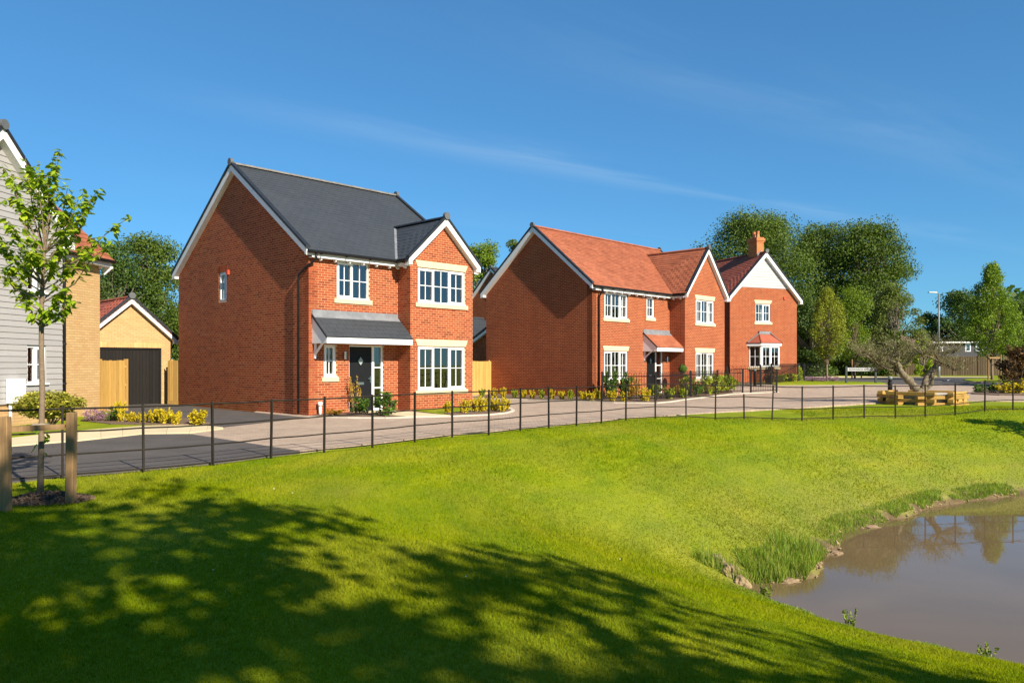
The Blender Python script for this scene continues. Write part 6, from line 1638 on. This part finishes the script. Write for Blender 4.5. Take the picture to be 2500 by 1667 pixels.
for k in range(720):
    p = rnd.choice(ends); a = rnd.uniform(0, 6.28); L = rnd.uniform(0.35, 0.85)
    side = 1 if p.x > 0.35 else -1
    d = Vector((math.cos(a) * 0.6 + side * 0.10, math.sin(a) * 0.6, rnd.uniform(0.1, 1.0))).normalized()
    q = p + d * L * 0.5 + Vector((rnd.uniform(-0.05, 0.05),) * 3); e = p + d * L + Vector((rnd.uniform(-0.12, 0.12), rnd.uniform(-0.12, 0.12), rnd.uniform(-0.1, 0.05)))
    tw.tube([p, q, e], [0.007, 0.005, 0.002], 3, False)
    for _ in range(9): t = rnd.uniform(0.3, 1.05); b = (p.lerp(q, t * 2) if t < 0.5 else q.lerp(e, t * 2 - 1)); C.append(tuple(b + Vector((rnd.gauss(0, 0.035), rnd.gauss(0, 0.035), rnd.gauss(0, 0.03)))))
    if k % 3 == 0:
        e2 = q + (d + Vector((rnd.uniform(-0.6, 0.6), rnd.uniform(-0.6, 0.6), rnd.uniform(0, 0.6)))).normalized() * L * 0.5; tw.tube([q, e2], [0.004, 0.0015], 3, False)
tag(tw.build('twigs', M['olivebark'], ol), kind='stuff')
rng = np.random.default_rng(5)
Vv, Ff = leaves_np(np.array(C), rng, 0.068, 0.32, 0.3, 0.0)
link('crown', np_mesh('crown', Vv, Ff, M['oliveleaf']), ol)

# ------------------------------------------------------------------ staked sapling on the lawn
sx_, sy_ = px(99.5, 1223, -0.03); SB = Vector((sx_, sy_, tz(sx_, sy_)))
sap = tag(empty('sapling', SB), 'young sapling with fresh green leaves tied between two stakes on the lawn', 'tree')
def spt(x, y, dy=0.0): return at(x, y, SB.y + dy) - SB
rnd = random.Random(33)
trunk_px = [(98, 1232), (99, 1160), (101, 1060), (103, 960), (101, 860), (101, 770), (103, 705), (107, 640), (110, 570), (113, 500)]
TPt = [spt(*q) for q in trunk_px]
tr_ = [0.042, 0.034, 0.032, 0.031, 0.029, 0.027, 0.023, 0.017, 0.012, 0.007]
br = MB(); br.tube(TPt, tr_, 9)
tips = [(145, 366, .1), (128, 405, -.1), (62, 384, .2), (28, 425, -.3), (4, 402, .3), (88, 440, .3), (166, 452, -.2), (205, 468, .2), (240, 462, -.1), (213, 520, .4), (178, 545, -.4), (112, 470, 0), (42, 492, .4), (318, 528, .2), (276, 590, -.3),
        (-4, 602, .2), (16, 642, -.4), (-40, 540, .3), (62, 560, -.4), (152, 565, .45), (132, 628, -.4), (190, 640, .3), (58, 736, -.2), (184, 736, .1), (38, 690, .4), (232, 585, .4), (165, 700, -.3), (50, 625, .3), (-60, 470, 0), (118, 758, -.15), (75, 610, -.5), (-25, 660, .2), (95, 395, -.2), (190, 500, 0), (20, 540, -.2)]
LP = []
for x, y, dy in tips:
    y0 = min(max(y + (150 if y < 600 else 70), 620), 800); f = np.interp(-y0, [-q[1] for q in trunk_px], range(len(trunk_px))); i = min(int(f), len(TPt) - 2)
    p0 = TPt[i].lerp(TPt[i + 1], f - i); p3 = spt(x, y, dy); 
    p1 = p0.lerp(p3, 0.35) + Vector(((p3.x - p0.x) * 0.10, 0, -0.02)); p2 = p0.lerp(p3, 0.72) + Vector((rnd.uniform(-0.03, 0.03), rnd.uniform(-0.03, 0.03), -0.01))
    br.tube([p0, p1, p2, p3], [0.011, 0.008, 0.005, 0.002], 5, False)
    L = (p3 - p0).length
    for s_ in range(3):
        t = rnd.uniform(0.45, 0.85); b = p1.lerp(p2, (t - 0.35) / 0.37) if t < 0.72 else p2.lerp(p3, (t - 0.72) / 0.28)
        e = b + Vector((rnd.uniform(-1, 1), rnd.uniform(-1, 1), rnd.uniform(0.1, 1))) * rnd.uniform(0.08, 0.2)
        br.tube([b, b.lerp(e, 0.5) + Vector((0, 0, 0.01)), e], [0.004, 0.003, 0.0015], 4, False)
        for _ in range(11): LP.append(b.lerp(e, rnd.uniform(0.2, 1.05)))
    for _ in range(int(28 + L * 9)):
        t = 1 - rnd.random() ** 1.3 * min(0.62, 0.5 / max(L, 0.3) + 0.2); LP.append(p1.lerp(p2, (t - 0.35) / 0.37) if t < 0.72 else p2.lerp(p3, (t - 0.72) / 0.28))
for _ in range(14): LP.append(spt(100 + rnd.uniform(-14, 14), 1075 + rnd.uniform(-40, 40)))
br.build('trunk', M['bark'], sap, True)
lm = np_mesh('leaf', np.array([(0, 0, 0), (0.28, 0.24, -0.02), (0.62, 0.23, -0.06), (1, 0, -0.14), (0.62, -0.23, -0.06), (0.28, -0.24, -0.02), (0.5, 0, 0.03)]), np.array([[0, 1, 6], [1, 2, 6], [2, 3, 6], [3, 4, 6], [4, 5, 6], [5, 0, 6]]), M['springleaf'])
lv = np.array([v.co[:] for v in lm.vertices]); lf = np.array([list(p.vertices) for p in lm.polygons])
rnd.shuffle(LP); RV, RF = [], []
for i, p in enumerate(LP):
    a = rnd.uniform(0, 6.28); s = rnd.uniform(0.065, 0.115)
    d = Vector((math.cos(a), math.sin(a), rnd.uniform(-1.1, 0.25))).normalized(); nrm = d.cross(Vector((-d.y, d.x, rnd.uniform(-0.5, 0.5)))).normalized()
    if nrm.z < 0: nrm = -nrm
    b = nrm.cross(d).normalized(); q = p + Vector((rnd.gauss(0, 0.02), rnd.gauss(0, 0.02), rnd.gauss(0, 0.02)))
    Mx = Matrix(((d.x * s, b.x * s, nrm.x * s, q.x), (d.y * s, b.y * s, nrm.y * s, q.y), (d.z * s, b.z * s, nrm.z * s, q.z), (0, 0, 0, 1)))
    if i < 300:
        o = bpy.data.objects.new('leaf', lm); o.parent = sap; o.matrix_local = Mx; COL.objects.link(o)
    else:
        A3 = np.array(Mx)[:3]; RF.append(lf + len(RV) * len(lv)); RV.append(lv @ A3[:, :3].T + A3[:, 3])
tag(link('foliage', np_mesh('foliage', np.concatenate(RV), np.concatenate(RF), M['springleaf']), sap), kind='stuff')

k1 = Vector((*px(15, 1247, -0.03), 0)); k2 = Vector((*px(172, 1230, -0.03), 0))
for k in (k1, k2): k.z = tz(k.x, k.y)
st = tag(empty('tree_stakes', k1), 'pair of thick timber stakes with a crossbar holding the lawn sapling', 'stakes')
for k, h in ((k1, 1.05), (k2, 1.06)):
    c = k - k1; m_ = MB(); w_ = 0.046; ln = 0.015 if k is k2 else -0.01
    m_.hexa([(c.x - w_, c.y - w_, c.z - 0.2), (c.x + w_, c.y - w_, c.z - 0.2), (c.x + w_, c.y + w_, c.z - 0.2), (c.x - w_, c.y + w_, c.z - 0.2), (c.x - w_ + ln, c.y - w_, c.z + h), (c.x + w_ + ln, c.y - w_, c.z + h), (c.x + w_ + ln, c.y + w_, c.z + h), (c.x - w_ + ln, c.y + w_, c.z + h)])
    m_.build('stake', M['stake'], st, bevel=0.008)
e = (k2 - k1); fr = Fr((0, 0, 0), e.normalized(), Vector((-e.y, e.x, 0)).normalized()); L = Vector((e.x, e.y, 0)).length
m_ = MB(); m_.box(-0.12, L - 0.047, 0.048, 0.085, 0.87, 0.935, Fr((0, 0, 0), (e.x / L, e.y / L, 0), (-e.y / L, e.x / L, 0))); m_.build('crossbar', M['stake'], st)
c = SB - k1; m_ = MB(); m_.tube([(c.x - 0.06, c.y - 0.06, 0.90), (c.x + 0.05, c.y - 0.065, 0.905), (c.x + 0.06, c.y + 0.04, 0.90), (c.x - 0.05, c.y + 0.05, 0.905), (c.x - 0.06, c.y - 0.06, 0.90)], 0.03, 6, False); m_.build('tree_tie', simple('hessian_tie', (0.20, 0.16, 0.11), (0.28, 0.23, 0.16), 20, 0.95), st, True)

# bark mulch mound round the sapling
rng = np.random.default_rng(7)
n = 1500; a = rng.random(n) * 6.28; r = np.sqrt(rng.random(n)); C = np.stack([SB.x + 0.1 + np.cos(a) * r * 0.52, SB.y - 0.02 + np.sin(a) * r * 0.36], -1)
z_, _ = terrain_z(C[:, 0], C[:, 1]); C = np.column_stack([C, z_ + 0.015 + 0.10 * (1 - r ** 1.5) * rng.random(n) ** 0.3])
Vv, Ff = leaves_np(C, rng, 0.055, 0.4, 0.6)
b = MB(); nn = 16
b.v = [(SB.x + 0.1, SB.y - 0.02, SB.z + 0.09)] + [(SB.x + 0.1 + math.cos(6.283 * k / nn) * 0.52, SB.y - 0.02 + math.sin(6.283 * k / nn) * 0.36, tz(SB.x + 0.1 + math.cos(6.283 * k / nn) * 0.52, SB.y + math.sin(6.283 * k / nn) * 0.36) - 0.01) for k in range(nn)]
mu = tag(link('mulch_mound', np_mesh('mulch_mound', Vv, Ff, M['mulch'])), 'brown bark mulch heaped round the sapling', kind='stuff')
b.f = [(0, 1 + k, 1 + (k + 1) % nn) for k in range(nn)]; b.build('mulch_base', M['mulch'], mu, True)

# ------------------------------------------------------------------ tall trees behind the viewpoint whose shade falls on the lawn, and a sapling right of the frame
tree('shade_tree', 'tall tree behind the viewpoint whose broken shade falls across the lawn', 5.2, -5.4, 11.6, oval(4.9), 47, 'oakleaf', 14500, 200, 0.80, 0.27, 'darkbark', 0.28, 0.26, None, gap=0.07)
tree('shade_tree', 'second tall tree further behind, adding thin shade at the bottom edge', 7.6, -11.0, 14.6, oval(4.8), 48, 'oakleaf', 8500, 115, 0.8, 0.28, 'darkbark', 0.25, 0.3, None, gap=0.15)
tree('lawn_sapling', 'small round-headed tree right of the view casting a short shadow by the fence', 17.0, 19.8, 3.4, oval(0.75), 43, 'hornleaf', 1800, 40, 0.3, 0.12, 'bark', 0.04, 0.55, None, z=tz(17.0, 19.8))

# ------------------------------------------------------------------ grass
rng = np.random.default_rng(1)
fX = np.array([p.x for p in PP]); fY = np.array([p.y for p in PP])
def blades(name, X, Y, hgt, wid, mat, rng, lean=0.5, kind='stuff', label=None):
    Z, d = terrain_z(X, Y); n = len(X)
    a = rng.random(n) * 6.283; l = rng.random(n) * lean * hgt; ph = rng.random(n) * 6.283
    bx, by = np.cos(a) * wid / 2, np.sin(a) * wid / 2
    Vv = np.empty((n, 3, 3))
    Vv[:, 0] = np.stack([X - bx, Y - by, Z - 0.005], -1); Vv[:, 1] = np.stack([X + bx, Y + by, Z - 0.005], -1)
    Vv[:, 2] = np.stack([X + np.cos(ph) * l, Y + np.sin(ph) * l, Z + hgt], -1)
    o = link(name, np_mesh(name, Vv.reshape(-1, 3), np.arange(n * 3).reshape(-1, 3), mat))
    at_ = o.data.attributes.new('dryness', 'FLOAT', 'POINT'); at_.data.foreach_set('value', np.repeat(dry_f(X, Y, d), 3).astype(np.float32))
    at_ = o.data.attributes.new('shore', 'FLOAT', 'POINT'); at_.data.foreach_set('value', np.repeat(np.clip(d, -2, 60), 3).astype(np.float32))
    return tag(o, label, kind=kind)
N = 800000
Y = 3.0 * (29.0 / 3.0) ** rng.random(N); X = (rng.random(N) * 2 - 1) * (Y * 0.74 + 1.4)
d = shore_dist(X, Y); keep = (d > 0.22) & ((Y < np.interp(X, fX, fY) + 0.22) | ((X > 9.0) & (Y < 0.16 * (X - 9) + 26.2))) & (np.hypot((X - SB.x - 0.1) / 0.5, (Y - SB.y) / 0.35) > 1)
X, Y = X[keep], Y[keep]
hg = (0.018 + 0.020 * rng.random(len(X))) * (0.85 + 0.35 * wob(X, Y, 1.1, 7)) * np.clip(0.9 + Y / 40, 0.9, 1.4)
blades('lawn_grass', X, Y, hg, 0.0026 + 0.0008 * Y, M['blades'], rng, 1.4, label='short mown grass of the lawn')
# unmown grass along the water line
t = []
for i in range(0, 21):
    a, b = SH[i], SH[(i + 1) % len(SH)]; L = np.linalg.norm(b - a); tall = 1.0 if 8 <= i <= 12 else (0.42 if i < 7 else 0.2)
    k = int(L * (1700 if tall == 1 else 1500)); s = rng.random((k, 1)); nv = np.array([(b - a)[1], -(b - a)[0]]) / L
    p = a + (b - a) * s - nv * 0.0; off = (rng.random((k, 1)) ** 1.5) * (0.75 if tall == 1 else 0.42) + 0.02
    for sg in (1, -1):
        q = p + nv * off * sg; dd = shore_dist(q[:, 0], q[:, 1]); m = dd > 0.02
        clump = wob(q[:, 0], q[:, 1], 3.1, 9) + 0.5 * wob(q[:, 0], q[:, 1], 7, 2)
        m &= (clump > (-0.45 if tall == 1 else -0.75 if tall > 0.3 else -0.3)) 
        if m.any(): t.append(np.column_stack([q[m], np.full(m.sum(), tall)]))
t = np.concatenate(t)
blades('waterside_grass', t[:, 0], t[:, 1], t[:, 2] * (0.08 + 0.24 * rng.random(len(t)) ** 1.4) * np.clip(0.8 + 0.4 * wob(t[:, 0], t[:, 1], 2.2, 4), 0.4, 1.2), 0.008 + 0.007 * rng.random(len(t)), M['reed'], rng, 0.6, label='rough uncut grass at the edge of the pond')
# sparse weeds standing at the near water edge
for i, (x, y, h, lb) in enumerate([(4.02, 9.12, 0.30, 'leafy weed standing at the near edge of the pond'), (4.95, 8.02, 0.22, 'thin weed at the near pond edge towards the right'), (3.42, 10.35, 0.24, 'small weed at the left tip of the pond')]):
    shrub('weed', x, y, 0.24, h * 1.3, lb, None, i + 5, 'weed', tz(x, y) - 0.06)

# eroded clay bank at the left tip of the pond, with clods
def clod(c, r, seed, mat):
    bm = bmesh.new(); bmesh.ops.create_icosphere(bm, subdivisions=4, radius=1)
    for v in bm.verts:
        nn_ = mnoise.noise(v.co * 1.3 + Vector((seed, 0, 0))) * 0.4 + mnoise.noise(v.co * 3.1 + Vector((0, seed, 0))) * 0.22 + mnoise.noise(v.co * 8 + Vector((0, seed, 0))) * 0.10
        v.co = Vector((v.co.x * r[0], v.co.y * r[1], v.co.z * r[2])) * (1 + nn_)
    me = bpy.data.meshes.new('clay_clod'); bm.to_mesh(me); bm.free(); me.materials.append(mat)
    return link('clay_clod', me, None, c)
cb_ = tag(empty('clay_bank', (3.3, 11.1, WATER)), 'eroded pale clay bank at the left tip of the pond', kind='structure')
for i, (x, y, z, r) in enumerate([(3.12, 11.08, 0.10, (0.13, 0.28, 0.17)), (3.03, 11.34, 0.18, (0.13, 0.22, 0.14)), (3.20, 10.82, 0.04, (0.13, 0.18, 0.12)), (3.24, 11.25, 0.06, (0.16, 0.2, 0.12)), (3.95, 11.12, -0.01, (0.22, 0.10, 0.06)), (4.2, 11.28, 0.0, (0.10, 0.08, 0.05)), (5.35, 12.75, -0.01, (0.16, 0.10, 0.05)), (6.9, 14.85, -0.01, (0.2, 0.1, 0.05))]):
    o = clod((x - 3.3, y - 11.1, z), r, i * 3.7, M['clay'] if i < 4 else M['soil']); o.parent = cb_
q = []
for i in range(0, 13):
    a, b = SH[i], SH[i + 1]; L = np.linalg.norm(b - a); k = int(L * 45); s = rng.random((k, 1)); q.append(a + (b - a) * s + rng.normal(size=(k, 2)) * 0.10)
q = np.concatenate(q); zq, dq = terrain_z(q[:, 0], q[:, 1]); m = (dq > -0.08) & (dq < 0.35); q, zq = q[m], zq[m]
ico = np.array([(1, 0, 0), (-1, 0, 0), (0, 1, 0), (0, -1, 0), (0, 0, 1), (0, 0, -1)], float); fo = np.array([(0, 2, 4), (2, 1, 4), (1, 3, 4), (3, 0, 4), (2, 0, 5), (1, 2, 5), (3, 1, 5), (0, 3, 5)])
n = len(q); sz = 0.012 + 0.045 * rng.random((n, 1, 1)) ** 3
Vv = np.column_stack([q, zq])[:, None, :] + ico * sz * rng.uniform(0.5, 1.3, (n, 6, 3)); Ff = (fo[None] + np.arange(n)[:, None, None] * 6).reshape(-1, 3)
tag(link('bank_crumbs', np_mesh('bank_crumbs', Vv.reshape(-1, 3), Ff, M['clay'])), 'crumbs of soil and small stones along the water line', kind='stuff')
# white petals dropped on the lawn
n = 9; X = rng.uniform(-3.2, 1.8, n); Y = rng.uniform(4.8, 10.5, n); Z, _ = terrain_z(X, Y)
Vv, Ff = leaves_np(np.stack([X, Y, Z + 0.045], -1), rng, 0.016, 0.7, 1.0)
tag(link('fallen_petals', np_mesh('fallen_petals', Vv, Ff, M['upvc'])), 'white petals lying on the lawn', kind='stuff')

# ------------------------------------------------------------------ distant wood closing the horizon
n = 60000; an = rng.uniform(-1.25, 1.25, n); rr = rng.uniform(125, 165, n); hh = 9 + 3.5 * np.sin(an * 23) + 2 * np.sin(an * 57 + 1)
C = np.stack([np.sin(an) * rr, np.cos(an) * rr, 0.2 + hh * rng.random(n) ** 0.7], -1)
Vv, Ff = leaves_np(C, rng, 1.0, 0.7, 0.4)
tag(link('distant_wood', np_mesh('distant_wood', Vv, Ff, M['bluegreen'])), 'distant dark wood along the horizon', kind='stuff')
